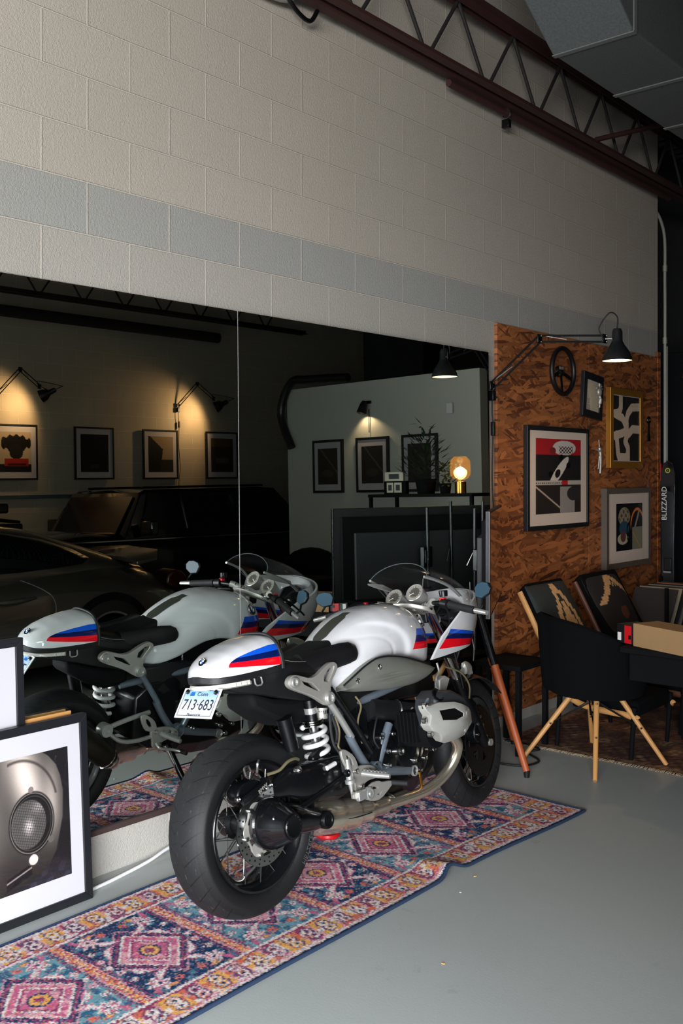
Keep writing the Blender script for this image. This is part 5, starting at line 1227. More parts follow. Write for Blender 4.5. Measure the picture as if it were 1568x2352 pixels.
light('lamp_light', 'SPOT', (.575, 6.95, 2.30), 3, (1.0, .62, .32), target=(.575, 6.95, 0), spot=2.2, blend=.5)

# ------------------------------------------------------------ screen on an easel
t = thing('television', 'large black flat television seen almost edge-on beside the mirror', 'television', (.60, 4.22, .851))
d = Vector((.10-.60, 5.15-4.22, 0)); Lw = d.length; U = d.normalized(); N = Vector((U.y, -U.x, 0)); H = .540
P = lambda a, b, h: U*a+Vector((0, 0, b))+N*h
def tv(poly, h0, h1, nm, m, bev=.004): return MB().prism(poly, lambda a, b: P(a, b, h0), lambda a, b: P(a, b, h1)).build(nm, m, t, bevel=bev, smooth=False)
tv([(0, 0), (Lw, 0), (Lw, H), (0, H)], 0, -.022, 'screen_body', M['black_plastic']); tv([(.012, .016), (Lw-.012, .016), (Lw-.012, H-.012), (.012, H-.012)], .0006, 0, 'screen_glass', mat('screen_glass', (8, 8, 10), .04, coat=1, spec=1.0), .0002)
tv([(0, 0), (.010, 0), (.010, H), (0, H)], .002, -.022, 'side_bezel', M['black_metal'], .002)
tv([(.05, .02), (Lw-.05, .02), (Lw-.05, H-.05), (.05, H-.05)], -.022, -.045, 'rear_housing', M['dark']); tv([(.12, .02), (Lw-.12, .02), (Lw-.12, H-.14), (.12, H-.14)], -.045, -.075, 'rear_cover', mat('charcoal_plastic', (15, 17, 20), .6))
tr = thing('screen_easel', 'tripod stand with orange wooden lower legs and black upper legs holding the television', 'tripod', (.235, 4.645, 0))
apex = Vector((0, 0, .90))
for i, f in enumerate(((.635-.235, 4.52-4.645, 0), (-.13, -.27, 0), (.02, .38, 0))):
    f = Vector(f)
    MB().tube([apex, apex.lerp(f, .42)], [.020, .020], 12).build('upper_leg', M['black_metal'], tr); lg = MB().tube([apex.lerp(f, .40), f+Vector((0, 0, .03))], [.021, .018], 14).build('leg', M['tripod_wood'], tr); MB().cyl(f+Vector((0, 0, .035)), f, .018, .014, n=12).build('leg_foot', M['black_plastic'], lg)
MB().tube([(0, 0, .6), (0, 0, 1.385)], .010, 12).build('centre_pole', M['black_metal'], tr); MB().box((.02, .01, 1.1), (.03, .08, .12)).build('mount_plate', M['black_metal'], tr, bevel=.004)
MB().tube([(-.05, .16, .85), (-.05, .16, 1.42)], .009, 12).build('rear_pole', M['black_metal'], tr)
MB().tube([(0, -.02, 1.14), (-.02, -.05, 1.07)], .004, 8).build('clamp_lever', M['chrome'], tr); MB().tube([(-.05, .14, 1.14), (-.06, .10, 1.07)], .004, 8).build('clamp_lever', M['chrome'], tr)
MB().lathe((0, 0, .86), (0, 0, 1), [(0, .03), (.02, .04), (.06, .04), (.07, .025)], 20).build('leg_collar', M['black_plastic'], tr)
MB().tube(spline([(.0, -.05, .98), (.02, -.06, .7), (.04, -.07, .62), (.03, -.06, .55)]), .003, 6).build('hanging_cord', M['conduit'], tr)

# ------------------------------------------------------------ lounge corner
def carpet_pic(U, V):
    c = blank(U, V, (104, 74, 54)); n = np.sin(U*60)*np.sin(V*34)+.5*np.sin(U*23+V*41); c = cmix(c, n > .35, (70, 42, 34)); c = cmix(c, n < -.75, (150, 116, 86))
    e = np.minimum(np.minimum(U*2.0, (1-U)*2.0), np.minimum(V*2.3, (1-V)*2.3)); c = cmix(c, (e < .28) & (e > .06) & (np.sin(U*150)*np.sin(V*160) > 0), (64, 34, 30)); c = cmix(c, e < .05, (140, 108, 80)); c = cmix(c, rsn.rand(*U.shape) < .3, (88, 60, 46))
    return c*grain(U, .2)
t = thing('area_rug', 'brown patterned wool carpet with pale fringe under the lounge chairs', 'rug', (0, 0, 0))
raster('pile', 150, 150, carpet_pic, lambda u, v: (.18+1.95*u, 5.06+2.3*v+.05*u, .008), M['print_matte'], t)
MB().box((1.155, 6.22, .003), (1.95, 2.3, .006)).build('backing', M['dark'], t); mb = MB()
for i in range(260):
    x = .185+1.93*i/259; y = 5.055+.05*(x-.18)/1.95; mb.tube([(x, y, .006), (x+random.uniform(-.006, .006), y-random.uniform(.018, .034), .003)], .0022, 5)
o = mb.build('fringe', mat('cream_fringe', (186, 160, 130), .9), t); o['kind'] = 'stuff'
# moulded armchair
t = thing('shell_armchair', 'black upholstered shell armchair on splayed beech legs, its back to the camera', 'chair', (.777, 4.99, 0))
rings = []; fa = math.atan2(.8, .6)
for k in range(15):
    s_ = k/14; r = []
    for j in range(48):
        th = 2*PI*j/48                        # 0 = front
        b = (1-math.cos(th))/2; sd = abs(math.sin(th))
        rimz = .43+.365*b**1.5+.17*sd**1.5*(1-.35*b); R = .235+.055*sd+.02*b
        rr = R*min(1, (s_*1.9))**.8 if s_ < .55 else R*(1+.09*(s_-.55)/.45)
        z = .385+.035*(s_*1.9)**3*.5 if s_ < .5 else .385+.035*.43+(rimz-.40)*((s_-.5)/.5)**.9
        r.append((rr*math.cos(th+fa), rr*math.sin(th+fa), z))
    rings.append(r)
inner = [[(x*.93, y*.93, z+.012) for x, y, z in r] for r in rings[::-1]]
MB().loft(rings+inner).build('shell', M['fabric'], t)
tops = [(.06, -.08), (-.14, .03), (.10, .12), (-.08, .10)]; feet = [(.943-.777, 4.673-4.99), (.45-.777, 4.806-4.99), (1.109-.777, 5.18-4.99), (.60-.777, 5.33-4.99)]
for (a, b), (c_, d_) in zip(tops, feet):
    lg = MB().tube([(a*.9, b*.9, .37), (c_, d_, .008)], [.0155, .0125], 14).build('leg', M['beech'], t)
    for k in (.06, .48):
        p = Vector((a*.9, b*.9, .37)).lerp(Vector((c_, d_, .008)), k); MB().lathe(p+Vector((.008, -.013, 0)), (.5, -.85, 0), [(-.004, .006), (.004, .006), (.005, .0001)], 10).build('bolt', M['black_metal'], lg)
mb = MB(); pm = [Vector((a*.9, b*.9, .37)).lerp(Vector((c_, d_, 0)), .48) for (a, b), (c_, d_) in zip(tops, feet)]
for a, b in ((0, 1), (1, 3), (3, 2), (2, 0)):
    mb.tube([pm[a], pm[b].lerp(Vector((0, 0, .36)), .9)], .0035, 6); mb.tube([pm[b], pm[a].lerp(Vector((0, 0, .36)), .9)], .0035, 6)
mb.build('cross_wires', M['black_metal'], t)
# two low lounge chairs with wooden frames
def easy(label, y0, y1, cush, mw):
    t = thing('lounge_chair', label, 'chair', (0, 0, 0))
    W = y1-y0; ym = (y0+y1)/2
    for y in (y0, y1):
        MB().tube(spline([(.235, y, .875), (.315, y, .73), (.43, y, .52), (.58, y, .29), (.92, y, .25), (.97, y, .24)]), .018, 10, sy=.7).build('side_rail', mw, t)
    for (x, y) in ((.50, y0), (.95, y0), (.50, y1), (.95, y1)): MB().tube([(x, y, .30), (x-.02, y, .012)], [.016, .012], 10).build('leg', M['dark'], t)
    mb = MB(); mb.loft([[(x, y0+.02, z), (x, y1-.02, z), (x+.05, y1-.02, z+.05), (x+.05, y0+.02, z+.05)] for x, z in ((.21, .88), (.32, .69), (.45, .47), (.58, .30))]); mb.build('back_pad', M['fabric'], t, bevel=.015)
    mb = MB(); mb.box((.76, ym, .285), (.40, W-.04, .09)); mb.build('seat_pad', M['fabric'], t, bevel=.02)
    return t
easy('wooden lounge chair left against the strand board, behind the black armchair', 5.13, 5.62, 0, M['beech'])
easy('lounge chair with brown wooden rails under the abstract print', 5.82, 6.38, 0, mat('walnut', (84, 48, 30), .5))
def kilim(U, V):
    c = blank(U, V, (32, 40, 40)); q = (np.floor(U*26)/26); w = (np.floor(V*22)/22)
    for k in (.30, .52): c = cmix(c, (np.abs(np.abs(q-.52)-(k-.55*(w-.0))*.62) < .045) & (w < .95), (200, 160, 110))
    c = cmix(c, (np.abs(q-.52) < .05) & (w < .42), (200, 160, 110)); return c*grain(U, .1)
def kilim2(U, V):
    c = blank(U, V, (26, 22, 22)); q = np.floor(U*26)/26; w = np.floor(V*26)/26
    c = cmix(c, (np.abs((w-.95)+(np.abs(q-.6))*.9) < .07) & (w > .5), (196, 152, 104)); c = cmix(c, (np.hypot(q-.6, w-.85) < .12) & ((q*26+w*26) % 2 > .9), (196, 152, 104)); c = cmix(c, np.hypot(q-.55, w-.35) < .1, (88, 44, 32)); return c*grain(U, .1)
def cushion(label, c0, y0, y1, zt, zb, x0, x1, pic):
    t = thing('cushion', label, 'cushion', (x0, y0, zb))
    def pl(front): 
        def f(u, v):
            b = (math.sin(PI*u)*math.sin(PI*v))**.45*.055; p = Vector((x1+(x0-x1)*v, y0+(y1-y0)*u, zb+(zt-zb)*v)); n = Vector((zt-zb, 0, x1-x0)).normalized(); return tuple(p+n*b*(1 if front else -.6)-Vector((x0, y0, zb)))
        return f
    raster('front_cover', 60, 60, pic, pl(True), M['print_matte'], t); raster('back_cover', 24, 24, lambda U, V: blank(U, V, (30, 34, 34)), pl(False), M['print_matte'], t)
cushion('dark cushion with cream stepped kilim pattern on the left lounge chair', 0, 5.13, 5.60, .91, .56, .265, .46, kilim)
cushion('black cushion with brown and cream motif on the right lounge chair', 0, 5.84, 6.34, .90, .50, .265, .48, kilim2)
# black stool
t = thing('side_table', 'small square black side table beside the television stand', 'table', (.28, 4.97, 0))
MB().box((0, 0, .49), (.30, .34, .03)).build('table_top', M['dark'], t, bevel=.004); 
for dx in (-.13, .13):
    for dy in (-.15, .15): MB().box((dx, dy, .238), (.028, .028, .474)).build('leg', M['dark'], t)
# record rack with leaning sleeves
t = thing('record_rack', 'black open rack holding leaning record sleeves by the right lounge chair', 'rack', (.42, 6.80, .009))
for dx in (-.17, .17):
    for dy in (-.36, .36): MB().box((dx, dy, .40), (.022, .022, .80)).build('post', M['dark'], t)
for z in (.16, .50): MB().box((0, 0, z), (.36, .74, .018)).build('shelf', M['dark'], t)
cols = [(40, 40, 44), (150, 140, 120), (30, 32, 36), (120, 116, 104), (26, 26, 30), (140, 90, 60), (34, 36, 40)]
for i in range(7):
    mb = MB(); mb.box((0, 0, .155), (.31, .006, .31)); o = mb.build('record_sleeve', mat('sleeve_%d' % i, cols[i], .6)); o.location = (.42, 6.50+.075*i, .521); o.rotation_euler = (-.62, 0, 0)
    tag(o, ['%s record sleeve leaning in the black rack, %s' % (a, b) for a, b in (('dark grey', 'leftmost'), ('pale', 'second from left'), ('black', 'third from left'), ('grey', 'in the middle'), ('black', 'just right of the middle'), ('brown', 'second from right'), ('dark', 'rightmost'))][i], 'record', 'record sleeves in the rack')
# table with carton
t = thing('black_table', 'black table at the right edge under the long cardboard carton', 'table', (1.60, 5.15, .009))
MB().box((0, 0, .685), (1.05, .95, .03)).build('table_top', M['dark'], t, bevel=.004)
MB().box((0, 0, .60), (.98, .88, .14)).build('apron', M['dark'], t, bevel=.004)
for dx in (.25, .46):
    for dy in (-.40, .40): MB().box((dx, dy, .27), (.04, .04, .53)).build('leg', M['dark'], t)
d = math.atan2(-.12, .31)
t = thing('carton', 'long brown cardboard carton with a red and black inner tray sticking out', 'box', (1.12, 4.735, .7095), d)
MB().loft([[(x, 0, 0), (x, .17, 0), (x, .17, .115), (x, .0, .115)] for x in (0, .95)]).build('sleeve', M['cardboard'], t, smooth=False, bevel=.002)
MB().box((-.055, .08, .05), (.14, .14, .095)).build('inner_tray', M['black_plastic'], t, bevel=.002); MB().box((-.045, .0085, .05), (.045, .004, .090)).build('red_panel', M['red'], t); MB().box((-.105, .0085, .035), (.022, .004, .04)).build('white_sticker', M['white_letters'], t)
MB().box((-.03, .006, .038), (.016, .003, .02)).build('black_dot', M['black_ink'], t)
t = MB().box((1.30, 5.95, .20), (.62, .55, .385)).build('floor_speaker', M['dark'], bevel=.01); t.location = (0, 0, .01); tag(t, 'black floor box standing on the carpet at the right edge', 'speaker')
mb = MB(); mb.tube(spline([(.20, 5.02, .012), (.33, 5.04, .010), (.45, 4.98, .014), (.42, 4.90, .008), (.55, 4.80, .006), (.52, 4.66, .006), (.36, 4.62, .006), (.26, 4.66, .006)]), .006, 8)
tag(mb.build('extension_cord', M['cord']), 'black power cord looping on the floor by the armchair leg', 'cord')
# skis against the wall end
t = thing('ski', 'black ski with white lettering and round yellow logo standing at the wall end', 'ski', (.115, 7.62, 0))
def ski(dx, nm):
    poly = [(dx-.05, 0), (dx+.06, 0), (dx+.058, 1.0), (dx+.066, 1.45), (dx+.064, 1.58), (dx+.045, 1.655), (dx+.005, 1.68), (dx-.035, 1.655), (dx-.056, 1.58), (dx-.058, 1.45), (dx-.052, 1.0)]
    return MB().prism(poly, lambda a, b: (a*.94, 0, b), lambda a, b: (a*.94, -.018, b)).build(nm, mat('ski_'+nm, (36, 38, 42), .35, coat=.4), t, bevel=.003)
ski(0, 'ski_body'); MB().box((-.053, -.009, 1.59), (.004, .02, .13)).build('red_edge', M['red'], t)
MB().prism([(-.050, 1.46), (.058, 1.42), (.060, 1.58), (.042, 1.65), (.005, 1.674), (-.030, 1.65), (-.052, 1.58)], lambda a, b: (a, -.018, b), lambda a, b: (a, -.0195, b)).build('tip_panel', M['black_gloss'], t)
MB().torus((.005, -.0205, 1.60), (0, 1, 0), .017, .004, 24, 6).build('logo_ring', M['yellow'], t); MB().prism([(.0, 1.592), (.008, 1.600), (.004, 1.602), (.010, 1.610), (.001, 1.601), (.005, 1.599)], lambda a, b: (a, -.0195, b), lambda a, b: (a, -.021, b)).build('logo_bolt', M['yellow'], t)
v_, f_ = curve_mesh(None, .0006, 0, text='BLIZZARD', size=.058); mb = MB(); mb.add([(-.022-b, -.0195-c, 1.34+a) for a, b, c in v_], f_); mb.build('ski_lettering', M['white_letters'], t, smooth=False)
MB().box((.012, -.03, .86), (.06, .03, .10)).build('binding', M['black_plastic'], t, bevel=.006); MB().box((.012, -.046, .80), (.062, .008, .014)).build('binding_plate', M['alloy'], t)
t = MB().box((-.06, 8.5, 1.30), (.70, .7, 2.6)).build('tall_cabinet', M['dark'], bevel=.01); tag(t, 'tall black cabinet in the dark alcove past the wall end', 'cabinet'); 
# red puck with black insert under the bike
t = thing('stand_puck', 'red round puck with black insert on the rug under the motorcycle', 'puck', (.42, 3.20, .0145))
MB().lathe((0, 0, 0), (0, 0, 1), [(0, .052), (.006, .054), (.016, .050), (.016, .034), (.008, .032), (.008, .0001)], 32).build('dish', M['red'], t); MB().lathe((0, 0, .008), (0, 0, 1), [(0, .030), (.02, .027), (.03, .018), (.03, .0001)], 20).build('insert', M['black_plastic'], t)
# crumbs on the floor
for i, (x, y, c_, lab) in enumerate(((1.42, 2.63, (200, 150, 90), 'tiny orange scrap lying on the bare floor near the bottom right'), (1.12, 3.28, (210, 180, 110), 'tiny yellow scrap on the floor just past the rug ripple'), (1.16, 3.12, (190, 186, 180), 'small pale scrap on the floor beside the rug ripple'))):
    mb = MB(); mb.prism(smooth_poly([(-.007, -.004), (.006, -.005), (.009, .003), (-.003, .005)], 1), lambda a, b: (a, b, 0), lambda a, b: (a*.8, b*.8, .002)); o = mb.build('paper_scrap', mat('scrap_%d' % i, c_, .8)); o.location = (x, y, 0); o.rotation_euler = (0, 0, i); tag(o, lab, 'scrap')
# ------------------------------------------------------------ what the mirror shows: the other side of the garage
def pic_a(U, V):
    c = blank(U, V, (176, 160, 136)); c = cmix(c, np.hypot((U-.5)/.48, (V-.72)/.20) < 1+.12*np.sin(U*30), (22, 22, 22)); c = cmix(c, np.hypot((U-.48)/.22, (V-.50)/.18) < 1, (30, 30, 28)); c = cmix(c, V < .20, (26, 26, 28)); c = cmix(c, (V < .34) & (V > .14) & (np.abs(U-.46) < .38), (150, 40, 30)); c = cmix(c, (V < .22) & (V > .16) & (np.abs(U-.46) < .3), (60, 20, 18)); return c
def pic_b(U, V): return cmix(blank(U, V, (18, 20, 22)), (np.abs(U-.5) < .15) & (V < .2) & (V > .1), (60, 54, 46))
def pic_c(U, V): c = blank(U, V, (150, 132, 104)); c = cmix(c, (V < .35), (50, 50, 40)); c = cmix(c, (U > .35+.6*(1-V)*.3) & (V < .35+.7*U), (34, 36, 28)); return c
def pic_d(U, V): c = blank(U, V, (60, 50, 40)); c = cmix(c, V > .75, (96, 76, 56)); c = cmix(c, (np.abs(V-.35) < .08) & (np.abs(U-.5) < .3), (90, 88, 80)); return c
fl = [(5.842, 'black framed photo of a red car under trees on the far wall in the mirror', pic_a), (6.937, 'black framed dark photo, second from left on the far wall in the mirror', pic_b), (7.975, 'black framed hillside photo lit by a lamp on the far wall in the mirror', pic_c), (9.054, 'black framed brown landscape photo next to the mirror seam', pic_d)]
for (y0, lab, pic) in fl: frame('wall_picture', lab, (7.555, y0+.58, 1.68), (0, -1, 0), (0, 0, 1), .58, .668, .022, .025, M['frame_black'], pic, (.085, .095, .495, .575), 'pictures on the far wall', 50)
for (y0, lab) in ((5.909, 'left black arm lamp over the far wall pictures in the mirror'), (8.578, 'right black arm lamp over the far wall pictures in the mirror')):
    arm_lamp(lab, (7.57, y0, 2.63), (7.42, y0+.22, 2.99), (7.25, y0+.37, 2.78), (7.22, y0+.37, 2.66), (.66, -.62, -.42), group='arm lamps on the far wall', watts=25, r=.08, soft=.04, spot=2.4)
# three pictures and a clamp lamp on the white office partition
def pic_e(U, V): c = blank(U, V, (30, 29, 27)); c = cmix(c, np.abs((V-.7)-(U-.5)*.8) < .03, (80, 74, 64)); c = cmix(c, np.hypot((U-.5)/.3, (V-.3)/.1) < 1, (56, 50, 42)); return c
for (x1, lab) in ((4.114, 'left black framed dark photo on the office partition in the mirror'), (3.493, 'middle black framed dark photo under the clamp lamp in the mirror'), (2.886, 'right black framed dark photo behind the plant in the mirror')):
    frame('partition_picture', lab, (x1-.435, 7.672, 1.462), (1, 0, 0), (0, 0, 1), .435, .560, .026, .025, M['frame_black'], pic_e, (.075, .09, .36, .47), 'pictures on the office partition', 40)
t = thing('clamp_lamp', 'small black lamp clipped above the middle picture on the partition in the mirror', 'lamp', (3.335, 7.69, 2.33))
MB().box((0, 0, .05), (.09, .03, .03)).build('clamp', M['black_metal'], t, bevel=.004); MB().lathe((.0, -.05, .06), (.12, -.25, -1), [(0, .02), (.03, .035), (.09, .045), (.13, .052), (.128, .048), (.09, .040), (.04, .03)], 28).build('lamp_shade', M['lampshade_black'], t)
MB().sphere((.012, -.075, -.035), .022, 12).build('bulb', M['bulb_soft'], t); MB().tube([(-.02, -.005, -.02), (-.02, -.005, -.26)], .004, 6).build('cord', M['cord'], t)
light('clamp_light', 'SPOT', (3.347, 7.60, 2.28), 7, (1, .66, .38), target=(3.30, 7.72, 1.9), spot=2.0, blend=.5, soft=.02)
t = thing('flexible_duct', 'thick black flexible hose curling over the corner of the office partition in the mirror', 'hose', (0, 0, 0))
MB().tube(spline([(4.40, 7.64, 1.96), (4.56, 7.64, 2.34), (4.40, 7.64, 2.66), (4.12, 7.64, 2.68), (3.55, 7.64, 2.65)], 10), .045, 12).build('hose', M['black_plastic'], t)
t = MB().box((2.3, 7.685, 2.25), (.07, .02, .10)).build('wall_thermostat', M['white_enamel'], bevel=.004); tag(t, 'small white wall box high on the office partition in the mirror', 'switch')
t = MB().box((5.3, 11.5, 3.0), (.3, .3, 3.2)).build('dark_column', M['dark']); tag(t, 'dark column behind the office partition', 'column')
# shelf with plant, cards and glass lamp
t = thing('metal_shelf', 'black metal shelf with a glowing glass lamp and plant, seen in the mirror', 'shelf', (1.62, 6.5, .009))
for z in (1.43, 1.20, .80, .3): MB().box((0, 0, z), (1.05, .38, .025)).build('shelf_board', M['dark'], t)
for dx in (-.51, .51):
    for dy in (-.17, .17): MB().box((dx, dy, .72), (.025, .025, 1.44)).build('post', M['dark'], t)
t = thing('glass_lamp', 'amber ribbed glass lamp glowing on a brass base on the shelf in the mirror', 'lamp', (1.335, 6.5, 1.4515))
MB().lathe((0, 0, 0), (0, 0, 1), [(0, .045), (.09, .045), (.095, .03), (.10, .03), (.10, .0001)], 28).build('base', M['brass'], t)
MB().lathe((0, 0, .10), (0, 0, 1), [(0, .03), (.02, .065), (.05, .082), (.13, .082), (.16, .078), (.185, .055), (.19, .05), (.19, .046), (.155, .074), (.13, .078), (.05, .078), (.02, .06)], 40).build('glass_globe', mat('amber_glass', (255, 196, 120), .06, trans=1, alpha=.35, emit=(255, 170, 80), estr=.35), t)
MB().sphere((0, 0, .165), .030, 16).build('bulb', M['bulb'], t)
light('glass_lamp_light', 'POINT', (1.335, 6.5, 1.62), 4.0, (1, .66, .36), soft=.04)
t = thing('potted_plant', 'dark bushy potted plant on the shelf between the cards and the glass lamp', 'plant', (1.68, 6.5, 1.4515))
MB().lathe((0, 0, 0), (0, 0, 1), [(0, .07), (.12, .09), (.115, .08), (.10, .0001)], 24).build('pot', M['dark'], t)
mb = MB()
for i in range(230):
    a = random.uniform(0, 2*PI); h = random.uniform(.05, .62)*random.uniform(.5, 1); r = random.uniform(.02, .22); p = Vector((r*math.cos(a), r*math.sin(a)*.6, .1+h*(1-r*1.8))); d = Vector((math.cos(a), math.sin(a), random.uniform(-.2, 1.2))).normalized(); q = d.cross(Vector((0, 0, 1))).normalized()*.010
    mb.add([p, p+d*.04+q, p+d*.10, p+d*.04-q], [(0, 1, 2, 3)])
mb.build('leaves', M['green'], t)
t = thing('trailing_plant', 'small leafy plant beside the glass lamp on the shelf in the mirror', 'plant', (1.47, 6.48, 1.4515)); MB().lathe((0, 0, 0), (0, 0, 1), [(0, .04), (.08, .05), (.075, .0001)], 20).build('pot', M['dark'], t)
mb = MB()
for i in range(110):
    a = random.uniform(0, 2*PI); r = random.uniform(.02, .13); p = Vector((r*math.cos(a), r*math.sin(a)*.6, random.uniform(.06, .25))); d = Vector((math.cos(a), math.sin(a), random.uniform(-.5, .8))).normalized(); q = d.cross(Vector((0, 0, 1))).normalized()*.012
    mb.add([p, p+d*.03+q, p+d*.06, p+d*.03-q], [(0, 1, 2, 3)])
mb.build('leaves', mat('olive_leaf', (70, 74, 34), .6), t)
for i, (x, z, w, h, lab) in enumerate(((1.985, 1.56, .20, .075, 'wide cream postcard on top of the card display in the mirror'), (2.03, 1.462, .07, .085, 'left small black and white card on the shelf in the mirror'), (1.945, 1.462, .08, .085, 'right small black and white card on the shelf in the mirror'))):
    o = raster('postcard', 16, 16, lambda U, V: cmix(blank(U, V, (214, 208, 186)), (np.abs(U-.5) < .3) & (np.abs(V-.5) < .3), (60, 66, 66)), lambda u, v: (x-w/2+w*u, 6.46, z-h*0+h*v), M['print_matte']); tag(o, lab, 'card', 'cards on the shelf')
    md = o.modifiers.new('thickness', 'SOLIDIFY'); md.thickness = .004
t = MB().box((1.985, 6.49, 1.50), (.24, .04, .12)).build('card_rack', M['dark'], bevel=.003); tag(t, 'black display rack holding the cards on the shelf', 'rack')
# silver sports coupe
def car_body(name, st, n, m, parent, e=.42):
    rings = []
    for (y, zb, zs, w, zt, wt) in st:
        pts = []
        for j in range(n):
            a = 2*PI*j/n; c_, s_ = math.cos(a), math.sin(a)
            zz = s_
            if s_ >= 0:
                k = s_; z = zs+(zt-zs)*k**.8; xx = (w+(wt-w)*k**.9)*math.copysign(abs(c_)**e, c_)
            else:
                z = zs+(zs-zb)*(-(abs(s_)**.55)); xx = w*math.copysign(abs(c_)**.30, c_)
            pts.append((xx, y, z))
        rings.append(pts)
    return MB().loft(rings).build(name, m, parent, angle=50)
coupe = thing('silver_coupe', 'dark silver rear-engined sports coupe parked opposite, reflected at the mirror left', 'car', (4.22, 3.38, 0))
M['silver_paint'] = mat('dark_silver_paint', (96, 92, 84), .28, .55, coat=1)
# y relative to wheelbase centre, nose towards -y
st = [(-2.22, .30, .48, .45, .52, .40), (-2.15, .20, .50, .74, .62, .55), (-1.9, .16, .52, .85, .70, .66), (-1.5, .16, .56, .90, .76, .70), (-1.0, .16, .62, .91, .85, .66), (-.62, .16, .68, .90, .93, .62), (-.1, .16, .72, .89, .96, .62), (.4, .16, .74, .90, .97, .62), (.8, .16, .76, .92, .98, .62), (1.17, .17, .74, .935, .97, .62), (1.5, .18, .70, .92, .93, .62), (1.8, .22, .66, .88, .88, .60), (1.98, .30, .62, .80, .80, .55), (2.05, .36, .58, .62, .70, .48)]
S2 = []
for i in range(60):
    y = -2.22+4.27*i/59; v_ = smooth_interp([(s[0],)+tuple(s[1:]) for s in st], y, .10); S2.append((y,)+tuple(v_))
body = car_body('body', S2, 40, M['silver_paint'], coupe)
cab = [(-.85, .80, .90, .66, .82, .60), (-.55, .80, .90, .72, 1.02, .58), (-.15, .80, .90, .75, 1.21, .55), (.20, .80, .90, .75, 1.285, .54), (.50, .80, .90, .74, 1.285, .53), (.85, .80, .90, .72, 1.23, .50), (1.2, .80, .88, .66, 1.12, .46), (1.55, .80, .86, .58, 1.0, .42), (1.80, .78, .84, .50, .90, .38)]
S3 = [(y,)+tuple(smooth_interp(cab, y, .08)) for y in np.linspace(-.85, 1.8, 40)]
car_body('roof', S3, 36, M['silver_paint'], coupe, .55)
for side in (-1, 1):
    P_ = [(-.62, .93), (-.30, 1.10), (.05, 1.205), (.45, 1.225), (.85, 1.15), (1.10, 1.06), (1.22, .985), (1.10, .945), (.5, .925), (0, .92)]
    rows = []
    mb = MB(); n_ = len(P_)
    def surf(y, z):
        zb_, zs_, w_, zt_, wt_ = smooth_interp(cab, y, .08); k = min(.99, max(0, (z-zs_)/(zt_-zs_)))**(1/.8); c_ = math.sqrt(max(0, 1-k*k)); return (w_+(wt_-w_)*k**.9)*abs(c_)**.55
    P2 = []
    for (a, b) in zip(P_, P_[1:]+P_[:1]):
        for q in range(4): P2.append((a[0]+(b[0]-a[0])*q/4, a[1]+(b[1]-a[1])*q/4))
    v_ = [(side*(surf(y, z)+.010), y, z) for y, z in P2]; v2 = [(side*(surf(y, z)-.004), y, z) for y, z in P2]; c0 = (.35, 1.06); n2 = len(P2)
    grid = [[(side*(surf(y0_, z0_)+.010), y0_, z0_) for (y0_, z0_) in [(c0[0]+(y-c0[0])*s_, c0[1]+(z-c0[1])*s_) for y, z in P2]] for s_ in (1, .75, .5, .25, .02)]
    mb.loft([v2]+grid); mb.build('side_window', M['glass_dark'], coupe)
    mb = MB(); hs = [(-.30, .905), (-.08, .86), (.10, .84), (.22, .78)]
    xs_ = lambda y, z: .91
    mb = MB(); ln = [(-.55, .90), (-.62, .60), (-.50, .30), (.2, .22), (.62, .30), (.68, .50), (.70, .68), (.62, .80), (.45, .90)]
    def bx_(y, z):
        zb_, zs_, w_, zt_, wt_ = smooth_interp([(s[0],)+tuple(s[1:]) for s in st], y, .10)
        if z >= zs_: k = min(.99, (z-zs_)/(zt_-zs_))**(1/.8); c_ = math.sqrt(1-k*k); return (w_+(wt_-w_)*k**.9)*abs(c_)**.42
        k = min(.99, (zs_-z)/(zs_-zb_))**(1/.55); return w_*abs(math.sqrt(1-k*k))**.30
    mb.tube([(side*(bx_(p.x, p.y)+.001), p.x, p.y) for p in spline([(a, b, 0) for a, b in ln], 6)], .005, 6); mb.build('door_seam', mat('seam_light_%d' % side, (110, 112, 110), .5), coupe)
    mb = MB(); mb.tube(spline([(side*(bx_(.12, .72)), .12, .73), (side*(bx_(.3, .72)+.03), .28, .735), (side*(bx_(.5, .72)+.03), .42, .74), (side*(bx_(.56, .72)), .54, .745)]), [.012]*8+[.017]*10+[.010]*7, 10); mb.build('door_handle', M['silver_paint'], coupe)
    for (yw, r) in ((-1.175, .325), (1.175, .335)):
        wl = MB().lathe((0, 0, 0), (1, 0, 0), [(-.11, r*.70), (-.12, r*.88), (-.10, r), (.10, r), (.12, r*.88), (.11, r*.70)], 48).build('wheel', M['rubber'], coupe); wl.location = (side*.835, yw, r)
        MB().lathe((side*.02, 0, 0), (side, 0, 0), [(0, .02), (.0, r*.62), (.07, r*.66), (.10, r*.72), (.105, r*.74), (.09, r*.75)], 48).build('rim', M['alloy'], wl); mb = MB()
        for k in range(10):
            a = 2*PI*k/10; d = Vector((0, math.cos(a), math.sin(a))); mb.prism([(.03, -.012), (r*.70, -.018), (r*.70, .018), (.03, .012)], lambda p, q: d*p+Vector((side*.085, -d.z*q, d.y*q)), lambda p, q: d*p+Vector((side*.10, -d.z*q, d.y*q)))
        mb.build('wheel_spokes', M['exhaust_dark'], wl)
        mb = MB(); mb.lathe((side*.90, yw, r+.01), (side, 0, 0), [(0, r*.70), (0, r+.055), (.040, r+.050), (.042, r+.028), (.036, r*.98), (.03, r*.70)], 48, close=True); mb.build('wheel_arch', M['dark'], coupe)
